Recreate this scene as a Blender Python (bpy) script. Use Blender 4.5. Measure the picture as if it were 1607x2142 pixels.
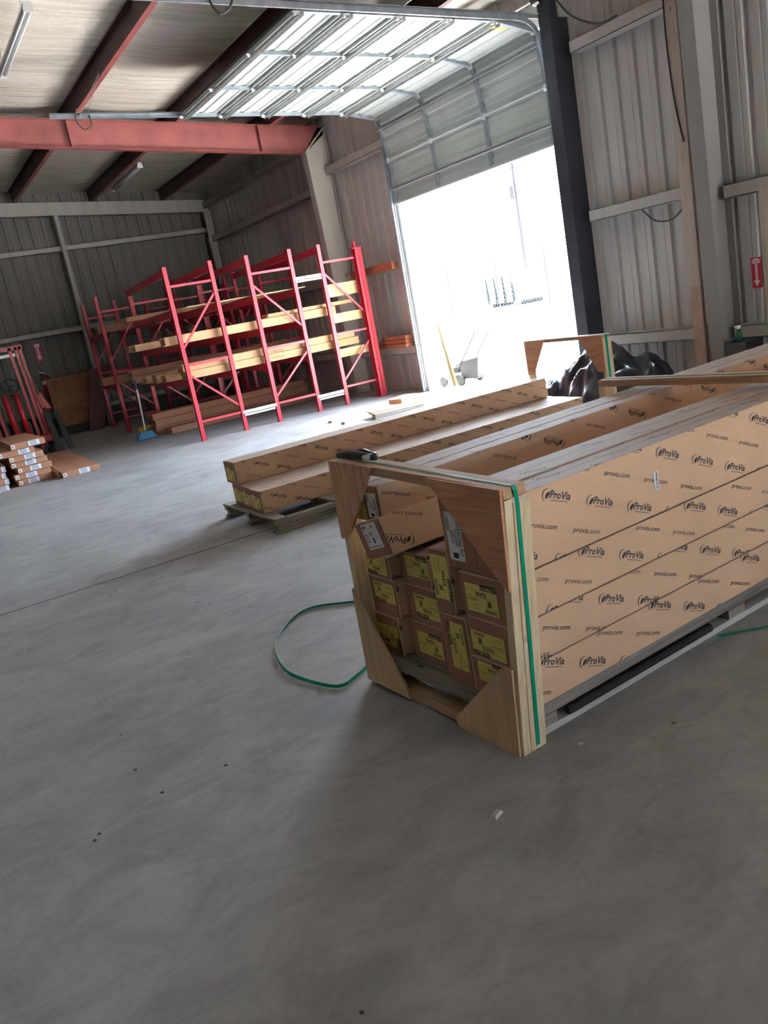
import bpy, math, random
from mathutils import Vector, Matrix
import numpy as np
random.seed(7)
SC = bpy.context.scene
COL = SC.collection
for o in list(bpy.data.objects): bpy.data.objects.remove(o)

# ------------------------------------------------------------------ camera
YAW, PITCH, ROLL, FPX, CH = 0.50384, 0.24403, 0.18856, 1745.6, 1.81
def cam_axes():
    ca, sa = math.cos(YAW), math.sin(YAW)
    fw = Vector((sa*math.cos(PITCH), ca*math.cos(PITCH), -math.sin(PITCH)))
    rt = Vector((ca, -sa, 0)); dn = fw.cross(rt)
    c, s = math.cos(ROLL), math.sin(ROLL)
    return c*rt + s*dn, -s*rt + c*dn, fw
r_, d_, f_ = cam_axes()
cd = bpy.data.cameras.new('camera'); cam = bpy.data.objects.new('camera', cd); COL.objects.link(cam)
cam.matrix_world = Matrix(((r_.x, -d_.x, -f_.x, 0), (r_.y, -d_.y, -f_.y, 0), (r_.z, -d_.z, -f_.z, CH), (0, 0, 0, 1)))
cd.sensor_fit = 'HORIZONTAL'; cd.sensor_width = 36; cd.lens = FPX/1607*36
cd.clip_start = .05; cd.clip_end = 400
SC.camera = cam

# ------------------------------------------------------------------ view, sky, sun
SC.view_settings.view_transform = 'Standard'; SC.view_settings.look = 'None'
SC.view_settings.gamma = 1; SC.view_settings.use_curve_mapping = False
SC.view_settings.exposure = 0.68
SKY_SUNWARD, SKY_AWAY, SUN = 33.0, 5.0, 95.0
w = bpy.data.worlds.new('sky'); SC.world = w; w.use_nodes = True
bg = w.node_tree.nodes['Background']
bg.inputs['Color'].default_value = (.70, .84, 1, 1); _n = w.node_tree.nodes; _l = w.node_tree.links        # hazy sky, brighter on the sun's side
_tc = _n.new('ShaderNodeTexCoord'); _vm = _n.new('ShaderNodeVectorMath'); _vm.operation = 'DOT_PRODUCT'
_vm.inputs[1].default_value = Vector((.72, .66, .15)).normalized()
_l.new(_tc.outputs['Generated'], _vm.inputs[0])
_mr = _n.new('ShaderNodeMapRange'); _mr.interpolation_type = 'SMOOTHSTEP'
for _k, _v in enumerate((-.35, .8, SKY_AWAY, SKY_SUNWARD)): _mr.inputs[_k+1].default_value = _v
_l.new(_vm.outputs['Value'], _mr.inputs[0]); _l.new(_mr.outputs[0], bg.inputs['Strength'])
sd = bpy.data.lights.new('sun', 'SUN'); sd.energy = SUN; sd.angle = math.radians(.6); sd.color = (1, .96, .91)
sun = bpy.data.objects.new('sun', sd); COL.objects.link(sun)
sun.rotation_euler = Vector((-.22, -.16, -1)).to_track_quat('-Z', 'Y').to_euler()
# portals of the main door and the added, unseen front opening (sky sampling only)
def portal(name, loc, nrm, sx, sy):
    l = bpy.data.lights.new(name, 'AREA'); l.shape = 'RECTANGLE'; l.size = sx; l.size_y = sy
    l.cycles.is_portal = True
    o = bpy.data.objects.new(name, l); COL.objects.link(o)
    o.location = loc; o.rotation_euler = Vector(nrm).to_track_quat('-Z', 'Y').to_euler()
D1 = (9.15, 13.36, 3.45); D2_ADDED = (3.6, 8.8, 3.0)  # second opening is unseen, added to bring daylight in from behind the camera
portal('portal_main', (9.12, (D1[0]+D1[1])/2, D1[2]/2), (-1, 0, 0), D1[1]-D1[0], D1[2])
portal('portal_added', ((D2_ADDED[0]+D2_ADDED[1])/2, -9.06, D2_ADDED[2]/2), (0, 1, 0), D2_ADDED[1]-D2_ADDED[0], D2_ADDED[2])

# ------------------------------------------------------------------ materials
def nodes(name):
    m = bpy.data.materials.new(name); m.use_nodes = True
    nt = m.node_tree; b = nt.nodes['Principled BSDF']
    return m, nt, b
def coords(nt, scale=(1, 1, 1), loc=(0, 0, 0)):
    tc = nt.nodes.new('ShaderNodeTexCoord'); mp = nt.nodes.new('ShaderNodeMapping')
    mp.inputs['Scale'].default_value = scale; mp.inputs['Location'].default_value = loc
    nt.links.new(tc.outputs['Object'], mp.inputs['Vector']); return mp.outputs['Vector']
def noise(nt, vec, scale, detail=4, rough=.55, dist=0):
    n = nt.nodes.new('ShaderNodeTexNoise'); n.inputs['Scale'].default_value = scale
    n.inputs['Detail'].default_value = detail; n.inputs['Roughness'].default_value = rough
    n.inputs['Distortion'].default_value = dist
    nt.links.new(vec, n.inputs['Vector']); return n.outputs['Fac']
def ramp(nt, fac, stops):
    r = nt.nodes.new('ShaderNodeValToRGB'); e = r.color_ramp.elements
    while len(e) < len(stops): e.new(.5)
    for k, (p, c) in zip(e, stops):
        k.position = p; k.color = (c[0], c[1], c[2], 1) if hasattr(c, '__len__') else (c, c, c, 1)
    nt.links.new(fac, r.inputs['Fac']); return r.outputs['Color']
def mixc(nt, fac, a, b, mode='MIX'):
    m = nt.nodes.new('ShaderNodeMix'); m.data_type = 'RGBA'; m.blend_type = mode
    for s, v in ((0, fac), (6, a), (7, b)):
        if isinstance(v, (int, float)): m.inputs[s].default_value = v
        elif isinstance(v, tuple): m.inputs[s].default_value = (*v, 1)
        else: nt.links.new(v, m.inputs[s])
    return m.outputs[2]
def bump(nt, b, h, strength=.3, dist=.01):
    n = nt.nodes.new('ShaderNodeBump'); n.inputs['Strength'].default_value = strength
    n.inputs['Distance'].default_value = dist
    nt.links.new(h, n.inputs['Height']); nt.links.new(n.outputs['Normal'], b.inputs['Normal'])
def simple(name, c, rough=.6, metal=0, var=.15, scale=6, bmp=0):
    m, nt, b = nodes(name); v = coords(nt)
    n = noise(nt, v, scale)
    lo = tuple(x*(1-var) for x in c); hi = tuple(min(1, x*(1+var)) for x in c)
    nt.links.new(ramp(nt, n, [(.3, lo), (.7, hi)]), b.inputs['Base Color'])
    b.inputs['Roughness'].default_value = rough; b.inputs['Metallic'].default_value = metal
    if bmp: bump(nt, b, noise(nt, v, scale*4), bmp)
    return m
def wood(name, dark, mid, light, axis=0, sc=14, ring=.8):
    m, nt, b = nodes(name)
    s = [sc, sc, sc]; s[axis] = sc*.06
    v = coords(nt, tuple(s))
    n = noise(nt, v, 1.4, 5, .6, ring)
    s2 = [90, 90, 90]; s2[axis] = 3
    f = noise(nt, coords(nt, tuple(s2)), 1, 3)
    c = ramp(nt, n, [(.3, dark), (.5, mid), (.68, light)])
    c = mixc(nt, .35, c, ramp(nt, f, [(.35, dark), (.6, light)]), 'MIX')
    k = nt.nodes.new('ShaderNodeTexVoronoi'); k.inputs['Scale'].default_value = 1
    s3 = [5, 5, 5]; s3[axis] = 2.2
    nt.links.new(coords(nt, tuple(s3)), k.inputs['Vector'])
    kn = ramp(nt, k.outputs['Distance'], [(.035, 1.), (.075, 0.)])
    c = mixc(nt, kn, c, tuple(x*.45 for x in dark))
    nt.links.new(c, b.inputs['Base Color']); b.inputs['Roughness'].default_value = .7
    bump(nt, b, f, .12, .002)
    return m
def cardboard(name, c, axis=0, dusty=0):
    m, nt, b = nodes(name)
    n = noise(nt, coords(nt, (1, 1, 1)), 2.2, 5)
    f = noise(nt, coords(nt, (3, 60, 60) if axis == 0 else (60, 60, 60)), 1, 2)
    lo = tuple(x*.88 for x in c); hi = tuple(min(1, x*1.08) for x in c)
    cc = ramp(nt, n, [(.3, lo), (.7, hi)])
    cc = mixc(nt, .25, cc, ramp(nt, f, [(.3, lo), (.7, hi)]))
    if dusty:
        g = nt.nodes.new('ShaderNodeNewGeometry'); sp = nt.nodes.new('ShaderNodeSeparateXYZ')
        nt.links.new(g.outputs['True Normal'], sp.inputs[0])
        up = ramp(nt, sp.outputs['Z'], [(.7, 0.), (.9, dusty)])
        mm = nt.nodes.new('ShaderNodeMath'); mm.operation = 'MULTIPLY'
        nt.links.new(up, mm.inputs[0]); nt.links.new(ramp(nt, noise(nt, coords(nt, (2, 9, 9)), 1.3, 6, .7), [(.3, .35), (.6, 1.)]), mm.inputs[1])
        cc = mixc(nt, mm.outputs[0], cc, (.42, .40, .385))
    nt.links.new(cc, b.inputs['Base Color']); b.inputs['Roughness'].default_value = .7; b.inputs['Specular IOR Level'].default_value = .25
    bump(nt, b, n, .15, .01)
    return m

def mat_floor():
    m, nt, b = nodes('concrete_floor'); v = coords(nt)
    big = noise(nt, v, .55, 6, .62, .6); mid = noise(nt, coords(nt, (1, 1.6, 1)), 2.6, 8, .7, .8); fine = noise(nt, v, 38, 3)
    c = ramp(nt, big, [(.34, (.23, .232, .238)), (.5, (.33, .332, .338)), (.64, (.42, .42, .415))])
    c = mixc(nt, .45, c, ramp(nt, mid, [(.34, (.16, .164, .172)), (.5, (.33, .332, .338)), (.66, (.48, .476, .465))]))
    c = mixc(nt, .12, c, ramp(nt, fine, [(.3, 0.05), (.7, .3)]))
    # pale paint and glue scuffs, dark specks
    vo = nt.nodes.new('ShaderNodeTexVoronoi'); vo.inputs['Scale'].default_value = 4.3; vo.inputs['Randomness'].default_value = 1
    nt.links.new(coords(nt, (1, 1, 1)), vo.inputs['Vector'])
    sp = ramp(nt, vo.outputs['Distance'], [(.03, 1.), (.05, 0.)])
    gate = ramp(nt, noise(nt, v, 1.7, 2), [(.48, 0.), (.52, 1.)])
    mm = nt.nodes.new('ShaderNodeMath'); mm.operation = 'MULTIPLY'; nt.links.new(sp, mm.inputs[0]); nt.links.new(gate, mm.inputs[1])
    c = mixc(nt, mm.outputs[0], c, (.58, .56, .53))
    vo2 = nt.nodes.new('ShaderNodeTexVoronoi'); vo2.inputs['Scale'].default_value = 5.1
    nt.links.new(coords(nt, (1, .8, 1), (3, 1, 0)), vo2.inputs['Vector'])
    sp2 = ramp(nt, vo2.outputs['Distance'], [(.035, 1.), (.055, 0.)])
    g2 = ramp(nt, noise(nt, coords(nt, (1, 1, 1), (9, 4, 0)), 1.1, 2), [(.46, 0.), (.5, 1.)])
    m2 = nt.nodes.new('ShaderNodeMath'); m2.operation = 'MULTIPLY'; nt.links.new(sp2, m2.inputs[0]); nt.links.new(g2, m2.inputs[1])
    c = mixc(nt, m2.outputs[0], c, (.035, .033, .032))
    nt.links.new(c, b.inputs['Base Color'])
    nt.links.new(ramp(nt, mid, [(.3, .52), (.7, .72)]), b.inputs['Roughness'])
    b.inputs['Specular IOR Level'].default_value = .3
    bump(nt, b, mid, .12, .006)
    return m
def mat_insul():
    m, nt, b = nodes('insulation_facing'); v = coords(nt, (.35, 1, 1))
    wv = noise(nt, coords(nt, (.5, 7, 1)), 1.2, 5, .6, .4); n = noise(nt, v, 1.1, 5)
    fine = noise(nt, coords(nt, (28, 10, 10)), 3, 2)
    c = ramp(nt, n, [(.3, (.44, .385, .32)), (.6, (.64, .57, .49)), (.8, (.74, .68, .60))])
    c = mixc(nt, .5, c, ramp(nt, wv, [(.35, (.44, .39, .33)), (.6, (.74, .68, .60))]))
    nt.links.new(c, b.inputs['Base Color']); b.inputs['Roughness'].default_value = .45
    a = nt.nodes.new('ShaderNodeMath'); a.operation = 'MULTIPLY_ADD'; a.inputs[1].default_value = .15
    nt.links.new(fine, a.inputs[0]); nt.links.new(wv, a.inputs[2])
    bump(nt, b, a.outputs[0], .9, .06)
    return m
def mat_wall(name, c, v2=.12):
    m, nt, b = nodes(name)
    n = noise(nt, coords(nt, (2, 2, .5)), 1.5, 6, .65); s = noise(nt, coords(nt, (5, 5, .4)), 1, 3)
    lo = tuple(x*(1-v2) for x in c); hi = tuple(x*(1+v2) for x in c)
    cc = mixc(nt, .5, ramp(nt, n, [(.3, lo), (.7, hi)]), ramp(nt, s, [(.3, lo), (.7, hi)]))
    nt.links.new(cc, b.inputs['Base Color']); b.inputs['Roughness'].default_value = .68
    return m
M = dict(
    floor=mat_floor(), insul=mat_insul(),
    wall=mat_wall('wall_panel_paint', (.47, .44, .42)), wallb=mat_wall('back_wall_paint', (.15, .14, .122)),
    girt=mat_wall('girt_primer', (.40, .365, .335), .15), colm=mat_wall('column_paint', (.46, .43, .38), .1),
    colg=mat_wall('column_gray', (.27, .25, .24), .1),
    redoxide=simple('red_oxide_steel', (.25, .065, .06), .5, 0, .22, 3), purlin=simple('purlin_web_shaded', (.06, .022, .02), .55, 0, .35, 2),  # purlin web: red oxide darkened, shade of its unlit side put into the colour
    rack=simple('rack_red_enamel', (.55, .03, .05), .38, 0, .1, 5), rackd=simple('beam_red_enamel', (.42, .022, .05), .4, 0, .12, 5),
    hole=simple('slot_dark', (.02, .008, .01), .8), galv=simple('galvanised_steel', (.58, .62, .64), .35, .6, .12, 20),
    galvd=simple('dull_galvanised_track', (.42, .43, .43), .42, .6, .2, 12),
    zinc=simple('zinc_spacer', (.44, .50, .54), .5, .1, .08), doorp=simple('door_panel_enamel', (.38, .41, .39), .45, 0, .08, 2),
    doorr=simple('door_rib_steel', (.27, .30, .33), .4, .35, .2, 8), bluej=simple('dark_jamb_steel', (.04, .044, .055), .45, .3, .3, 2),
    pine=wood('pine_lumber', (.38, .23, .10), (.52, .35, .17), (.60, .43, .24), 0), postp=wood('painted_post', (.36, .27, .21), (.46, .375, .32), (.52, .44, .385), 2), postw=wood('bare_post', (.30, .17, .11), (.44, .30, .22), (.52, .39, .30), 2), pinez=wood('pine_post', (.50, .34, .19), (.70, .54, .33), (.80, .66, .45), 2),
    piney=wood('pine_chord', (.34, .19, .10), (.48, .29, .16), (.56, .38, .23), 1), ply=wood('plywood_gusset', (.40, .15, .075), (.60, .28, .145), (.68, .36, .20), 1, 6, 3.2),
    plyk=wood('plywood_knotty', (.34, .12, .06), (.64, .36, .20), (.70, .43, .26), 2, 5, 7), plyz=wood('plywood_pale', (.50, .31, .16), (.64, .43, .24), (.72, .52, .32), 2, 7, 1.6),
    oldw=wood('weathered_pallet_wood', (.13, .105, .085), (.25, .215, .18), (.36, .32, .28), 0), oldy=wood('weathered_slat', (.12, .10, .085), (.24, .21, .18), (.34, .31, .27), 1),
    lightw=wood('pale_runner', (.36, .34, .30), (.50, .48, .44), (.60, .58, .54), 0), orangew=wood('stained_board', (.20, .06, .03), (.30, .10, .045), (.36, .14, .065), 1),
    card=cardboard('cardboard', (.68, .44, .285)), cardt=cardboard('cardboard_dusty_top', (.54, .36, .25), 0, .55), cardd=cardboard('cardboard_brown', (.40, .205, .125)),
    cardr=cardboard('cardboard_tan_pack', (.44, .255, .13)), cardin=simple('cardboard_inside', (.09, .045, .03), .8),
    ink=simple('print_ink', (.035, .035, .045), .7), inkl=simple('print_ink_faint', (.16, .12, .10), .7), yel=simple('yellow_label', (.78, .64, .15), .5, 0, .04),
    white=simple('white_label', (.78, .76, .75), .5, 0, .04), lab=simple('white_blue_label', (.72, .76, .86), .45, 0, .04), black=simple('black_print', (.015, .015, .02), .5),
    strap=simple('green_strap', (.0, .30, .17), .25, 0, .1), strapc=simple('clear_green_strap', (.22, .42, .36), .12, .2, .1), blackp=simple('black_plastic', (.012, .013, .018), .3, 0, .3, 3),
    tarp=simple('black_tarp', (.016, .018, .024), .28, 0, .3, 2), blue=simple('blue_plastic', (.02, .16, .30), .5), yellow=simple('yellow_plastic', (.85, .62, .08), .45), tube=simple('yellow_tube', (.05, .034, .004), .5),
    redp=simple('red_paint', (.38, .015, .02), .35), dk=simple('dark_rubber', (.03, .03, .032), .7), osb=simple('brown_board', (.26, .12, .05), .7, 0, .25, 4), brn=simple('dark_brown_sheet', (.12, .05, .045), .7, 0, .15, 2),
    signr=simple('sign_red', (.62, .02, .06), .4, 0, .05), signw=simple('sign_white', (.85, .85, .85), .4, 0, .03), jambl=simple('light_jamb_steel', (.66, .69, .70), .4, .1, .05), lamp=simple('white_lamp_enamel', (.78, .78, .76), .35, 0, .05),
    conc=simple('sunlit_concrete', (.62, .61, .58), .8, 0, .06, 1), grass=simple('grass_green', (.012, .022, .006), .9, 0, .3, 8), teal=simple('teal_container', (.003, .010, .011), .5), bag=simple('grey_mower_bag', (.008, .0082, .008), .8, 0, .2),
    green=simple('green_spray_cap', (.01, .10, .03), .4), wire=simple('fence_wire', (.012, .013, .016), .8, 0), poleg=simple('grey_pole', (.010, .010, .013), .8), mblk=simple('mower_black', (.004, .004, .004), .9, 0), mgrey=simple('mower_grey', (.02, .02, .021), .8, 0))

# ------------------------------------------------------------------ mesh helpers
class MB:
    def __init__(s): s.v = []; s.f = []; s.m = []; s.mats = []
    def mi(s, m):
        if m not in s.mats: s.mats.append(m)
        return s.mats.index(m)
    def poly(s, pts, m):
        n = len(s.v); s.v += [tuple(p) for p in pts]; s.f.append(tuple(range(n, n+len(pts)))); s.m.append(s.mi(m))
    def hexa(s, p, m, top=None, side=None, end=None):
        # p: 8 points, bottom 4 then top 4
        n = len(s.v); s.v += [tuple(q) for q in p]
        for k, fc in enumerate(((3, 2, 1, 0), (4, 5, 6, 7), (0, 1, 5, 4), (1, 2, 6, 5), (2, 3, 7, 6), (3, 0, 4, 7))):
            s.f.append(tuple(n+i for i in fc)); mm = m
            if k == 1 and top: mm = top
            s.m.append(s.mi(mm))
        return s
    def box(s, a, b, m, T=None, **k):
        x0, y0, z0 = a; x1, y1, z1 = b
        p = [(x0, y0, z0), (x1, y0, z0), (x1, y1, z0), (x0, y1, z0), (x0, y0, z1), (x1, y0, z1), (x1, y1, z1), (x0, y1, z1)]
        if T is not None: p = [T @ Vector(q) for q in p]
        return s.hexa(p, m, **k)
    def beam(s, a, b, w, h, m, up=(0, 0, 1)):
        a = Vector(a); b = Vector(b); d = (b-a).normalized(); u = Vector(up)
        if abs(d.dot(u)) > .98: u = Vector((1, 0, 0))
        x = d.cross(u).normalized(); y = x.cross(d).normalized()
        q = []
        for c in (a, b):
            q.append([c - x*w/2 - y*h/2, c + x*w/2 - y*h/2, c + x*w/2 + y*h/2, c - x*w/2 + y*h/2])
        return s.hexa(q[0]+q[1], m)
    def tube(s, path, r, m, n=8, closed=False, cap=True):
        path = [Vector(p) for p in path]; N = len(path); base = len(s.v); prev = None
        for i, p in enumerate(path):
            t = (path[(i+1) % N] - path[i-1]) if closed else (path[min(i+1, N-1)] - path[max(i-1, 0)])
            t.normalize()
            if prev is None:
                prev = t.orthogonal().normalized()
            x = (prev - t*prev.dot(t)).normalized(); prev = x; y = t.cross(x)
            rr = r[i] if hasattr(r, '__len__') else r
            for k in range(n):
                a = 2*math.pi*k/n; s.v.append(tuple(p + x*rr*math.cos(a) + y*rr*math.sin(a)))
        for i in range(N if closed else N-1):
            j = (i+1) % N
            for k in range(n):
                s.f.append((base+i*n+k, base+i*n+(k+1) % n, base+j*n+(k+1) % n, base+j*n+k)); s.m.append(s.mi(m))
        if cap and not closed:
            s.f.append(tuple(base+k for k in reversed(range(n)))); s.m.append(s.mi(m))
            s.f.append(tuple(base+(N-1)*n+k for k in range(n))); s.m.append(s.mi(m))
        return s
    def prism(s, poly, vec, m):
        a = [Vector(p) for p in poly]; b = [p+Vector(vec) for p in a]; n = len(a)
        s.poly(list(reversed(a)), m); s.poly(b, m)
        for i in range(n): s.poly([a[i], a[(i+1) % n], b[(i+1) % n], b[i]], m)
        return s
    def strip(s, pts, wid, m, up=(0, 0, 1), th=.0012):
        # flat band following pts; width across = dir x up
        pts = [Vector(p) for p in pts]; L = []
        for i, p in enumerate(pts):
            t = (pts[min(i+1, len(pts)-1)]-pts[max(i-1, 0)]).normalized(); u = Vector(up[i]) if hasattr(up[0], '__len__') else Vector(up)
            L.append((p, t.cross(u).normalized()*wid/2, u.normalized()*th))
        for i in range(len(L)-1):
            (p, x, u), (q, y, u2) = L[i], L[i+1]
            s.hexa([p-x, p+x, q+y, q-y, p-x+u, p+x+u, q+y+u2, q-y+u2], m)
        return s
    def build(s, name, parent=None, smooth=False, bevel=0):
        me = bpy.data.meshes.new(name); me.from_pydata(s.v, [], s.f)
        for m in s.mats: me.materials.append(M[m] if isinstance(m, str) else m)
        me.polygons.foreach_set('material_index', s.m)
        if smooth: me.polygons.foreach_set('use_smooth', [True]*len(s.f))
        me.update()
        o = bpy.data.objects.new(name, me); COL.objects.link(o)
        if parent: o.parent = parent
        if bevel:
            b = o.modifiers.new('bevel', 'BEVEL'); b.width = bevel; b.segments = 2; b.limit_method = 'ANGLE'
        return o
def thing(name, label, cat, loc=(0, 0, 0), rz=0, group=None):
    o = bpy.data.objects.new(name, None); COL.objects.link(o); o.location = loc; o.rotation_euler = (0, 0, rz)
    o.empty_display_size = .2; return tag(o, label, cat, group)
def tag(o, label=None, cat=None, group=None, kind=None):
    if label: o['label'] = label
    if cat: o['category'] = cat
    if group: o['group'] = group
    if kind: o['kind'] = kind
    return o
def struct(mb, name, label=None):
    o = mb.build(name); o['kind'] = 'structure'
    if label: o['label'] = label
    return o
def copy_tree(o, parent=None):
    c = o.copy(); COL.objects.link(c); c.parent = parent
    for ch in [x for x in bpy.data.objects if x.parent == o]: copy_tree(ch, c)
    return c

# ------------------------------------------------------------------ lettering
_g = {}
def glyph(txt, bold=0, shear=0, space=1.0):
    k = (txt, bold, shear, space)
    if k in _g: return _g[k]
    c = bpy.data.curves.new('t', 'FONT'); c.body = txt; c.size = 1; c.shear = shear; c.offset = bold
    c.resolution_u = 2; c.space_character = space; c.fill_mode = 'FRONT'
    o = bpy.data.objects.new('t', c); COL.objects.link(o)
    dg = bpy.context.evaluated_depsgraph_get(); me = bpy.data.meshes.new_from_object(o.evaluated_get(dg))
    me.calc_loop_triangles()
    V = [(v.co.x, v.co.y) for v in me.vertices]; T = [[V[i] for i in t.vertices] for t in me.loop_triangles]
    x0 = min(v[0] for v in V); x1 = max(v[0] for v in V)
    T = [[(p[0]-x0, p[1]) for p in t] for t in T]
    bpy.data.objects.remove(o); bpy.data.meshes.remove(me)
    _g[k] = (T, x1-x0); return _g[k]
def clip(poly, W, H):
    for ax, lim, sg in ((0, 0, 1), (0, W, -1), (1, 0, 1), (1, H, -1)):
        out = []; n = len(poly)
        for i in range(n):
            a, b = poly[i], poly[(i+1) % n]; da = (a[ax]-lim)*sg; db = (b[ax]-lim)*sg
            if da >= 0: out.append(a)
            if (da >= 0) != (db >= 0):
                t = da/(da-db); out.append((a[0]+(b[0]-a[0])*t, a[1]+(b[1]-a[1])*t))
        poly = out
        if len(poly) < 3: return None
    return poly
class Face2:
    """a planar face in 3D on which flat printing is laid"""
    def __init__(s, mb, P0, ex, ey, W, H, off=.0012):
        s.mb = mb; s.P = Vector(P0); s.ex = Vector(ex).normalized(); s.ey = Vector(ey).normalized(); s.W = W; s.H = H
        s.n = s.ex.cross(s.ey).normalized(); s.off = off
    def put(s, poly, m, lift=0):
        q = clip(poly, s.W, s.H)
        if q: s.mb.poly([s.P + s.ex*x + s.ey*y + s.n*(s.off+lift) for x, y in q], m)
    def text(s, txt, x, y, h, ang=0, m='ink', bold=0, shear=0, width=None, lift=0, flip=False):
        T, w = glyph(txt, bold, shear); k = h/.72; kx = (width/w) if width else k
        c, sn = math.cos(ang), math.sin(ang)
        for t in T:
            q = [(x + c*px*kx - sn*py*k, y + sn*px*kx + c*py*k) for px, py in t]
            if flip: q = [(2*s.cx-a, 2*s.cy-b) for a, b in q]
            s.put(q, m, lift)
    def rect(s, x0, y0, x1, y1, m, lift=0, ang=0, o=(0, 0)):
        c, sn = math.cos(ang), math.sin(ang)
        s.put([(o[0]+c*a-sn*b, o[1]+sn*a+c*b) for a, b in ((x0, y0), (x1, y0), (x1, y1), (x0, y1))], m, lift)
    def shape(s, pts, x, y, k, ang, m, lift=0):
        c, sn = math.cos(ang), math.sin(ang)
        s.put([(x + c*a*k - sn*b*k, y + sn*a*k + c*b*k) for a, b in pts], m, lift)
def arc(cx, cy, r0, r1, a0, a1, n=8, off=(0, 0)):
    o = []
    for i in range(n): 
        a = math.radians(a0+(a1-a0)*i/n); b = math.radians(a0+(a1-a0)*(i+1)/n)
        t0 = abs(2*i/n-1); t1 = abs(2*(i+1)/n-1)
        def rr(t): return r0 + (r1-r0)*t*.85
        o.append([(cx+r1*math.cos(a), cy+r1*math.sin(a)), (cx+r1*math.cos(b), cy+r1*math.sin(b)), (cx+rr(t1)*math.cos(b), cy+rr(t1)*math.sin(b)), (cx+rr(t0)*math.cos(a), cy+rr(t0)*math.sin(a))])
    return o
SWOOSH = arc(.55, .40, .48, .62, 75, 255) + [[(.38, .05), (.62, .10), (.85, .42), (.92, .78), (.60, .66), (.40, .42)]]
def logo(F, x, y, k, ang, m='ink'):
    """mark and name; k = height of capitals, total width 5.2 k"""
    for p in SWOOSH: F.shape([(a*1.35, b*1.35-.25) for a, b in p], x, y, k, ang, m)
    c, s = math.cos(ang), math.sin(ang)
    F.text('ProVia', x + c*1.25*k, y + s*1.25*k, k, ang, m, .018, .18, 3.7*k)
    F.rect(1.6*k, -.32*k, 4.6*k, -.25*k, m, 0, ang, (x, y))
def pattern(F, ax=.286, ay=.26, ang=-.36, flip=False, m='ink', k=.031, pitch=(.2315, -.0917), pp=(.2135, .177), po=(.1175, .085)):
    if flip: F = FlipFace(F)
    dx, dy = pitch; n = int(F.W/.2)+4
    J = int(F.H/.17)+3
    for j in range(-J-int(F.W/.45), J+2+int(F.W/.45)):
        for i in range(-n-J-6, n+J+6):
            for kind, (ox, oy) in ((0, (0, 0)), (1, po)):
                x = ax + i*dx + j*pp[0] + ox; y = ay + i*dy + j*pp[1] + oy
                if x < -.2 or x > F.W or y < -.06 or y > F.H+.08: continue
                if kind == 0: logo(F, x, y, k, ang, m)
                else: F.text('provia.com', x, y, k*.72, ang, m, 0, .22, .157)
class FlipFace:
    def __init__(s, F): s.F = F; s.W = F.W; s.H = F.H
    def put(s, poly, m, lift=0): s.F.put([(s.W-a, s.H-b) for a, b in poly], m, lift)
    text = Face2.text; rect = Face2.rect; shape = Face2.shape
def yellow_label(F, x, y, w, h, rot=0, word='WHITE', m='yel'):
    """rot: quarter turns of the label about its lower left corner frame"""
    class L:
        W = F.W; H = F.H
        def put(s, poly, mm, lift=0):
            o = []
            for a, b in poly:
                if rot == 0: p = (a, b)
                elif rot == 2: p = (w-a, h-b)
                elif rot == 1: p = (w-b*w/h*1.0 if False else w*(1-b/h), h*(a/w))
                else: p = (w*(b/h), h*(1-a/w))
                o.append((x+p[0], y+p[1]))
            F.put(o, mm, lift)
        text = Face2.text; rect = Face2.rect; shape = Face2.shape
    l = L()
    l.rect(0, 0, w, h, m, .0008)
    l.rect(w*.5, h*.84, w*.99, h*1.04, 'black', .0014)
    l.text('DOUBLE 5"', w*.53, h*.87, h*.12, 0, 'yel', .02, 0, w*.43, .002)
    l.text(word, w*.32, h*.60, h*.16, 0, 'black', .02, 0, w*.36, .002)
    l.rect(w*.02, h*.80, w*.48, h*.81, 'black', .0014); l.rect(w*.02, h*.56, w*.98, h*.57, 'black', .0014)
    l.rect(w*.6, h*.24, w*.98, h*.25, 'black', .0014)
    l.text('Generations', w*.04, h*.42, h*.11, 0, 'black', 0, .4, w*.34, .002)
    for i in range(6): l.rect(w*(.68+i*.02), h*.28, w*(.68+i*.02+.012), h*.5, 'ink', .0014)
    for i in range(10): l.rect(w*(.58+i*.036), h*.06, w*(.58+i*.036+.018), h*.18, 'ink', .0014)
    for i in range(3): l.rect(w*.06, h*(.12+i*.08), w*(.3+.05*i), h*(.13+i*.08), 'ink', .0014)
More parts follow.
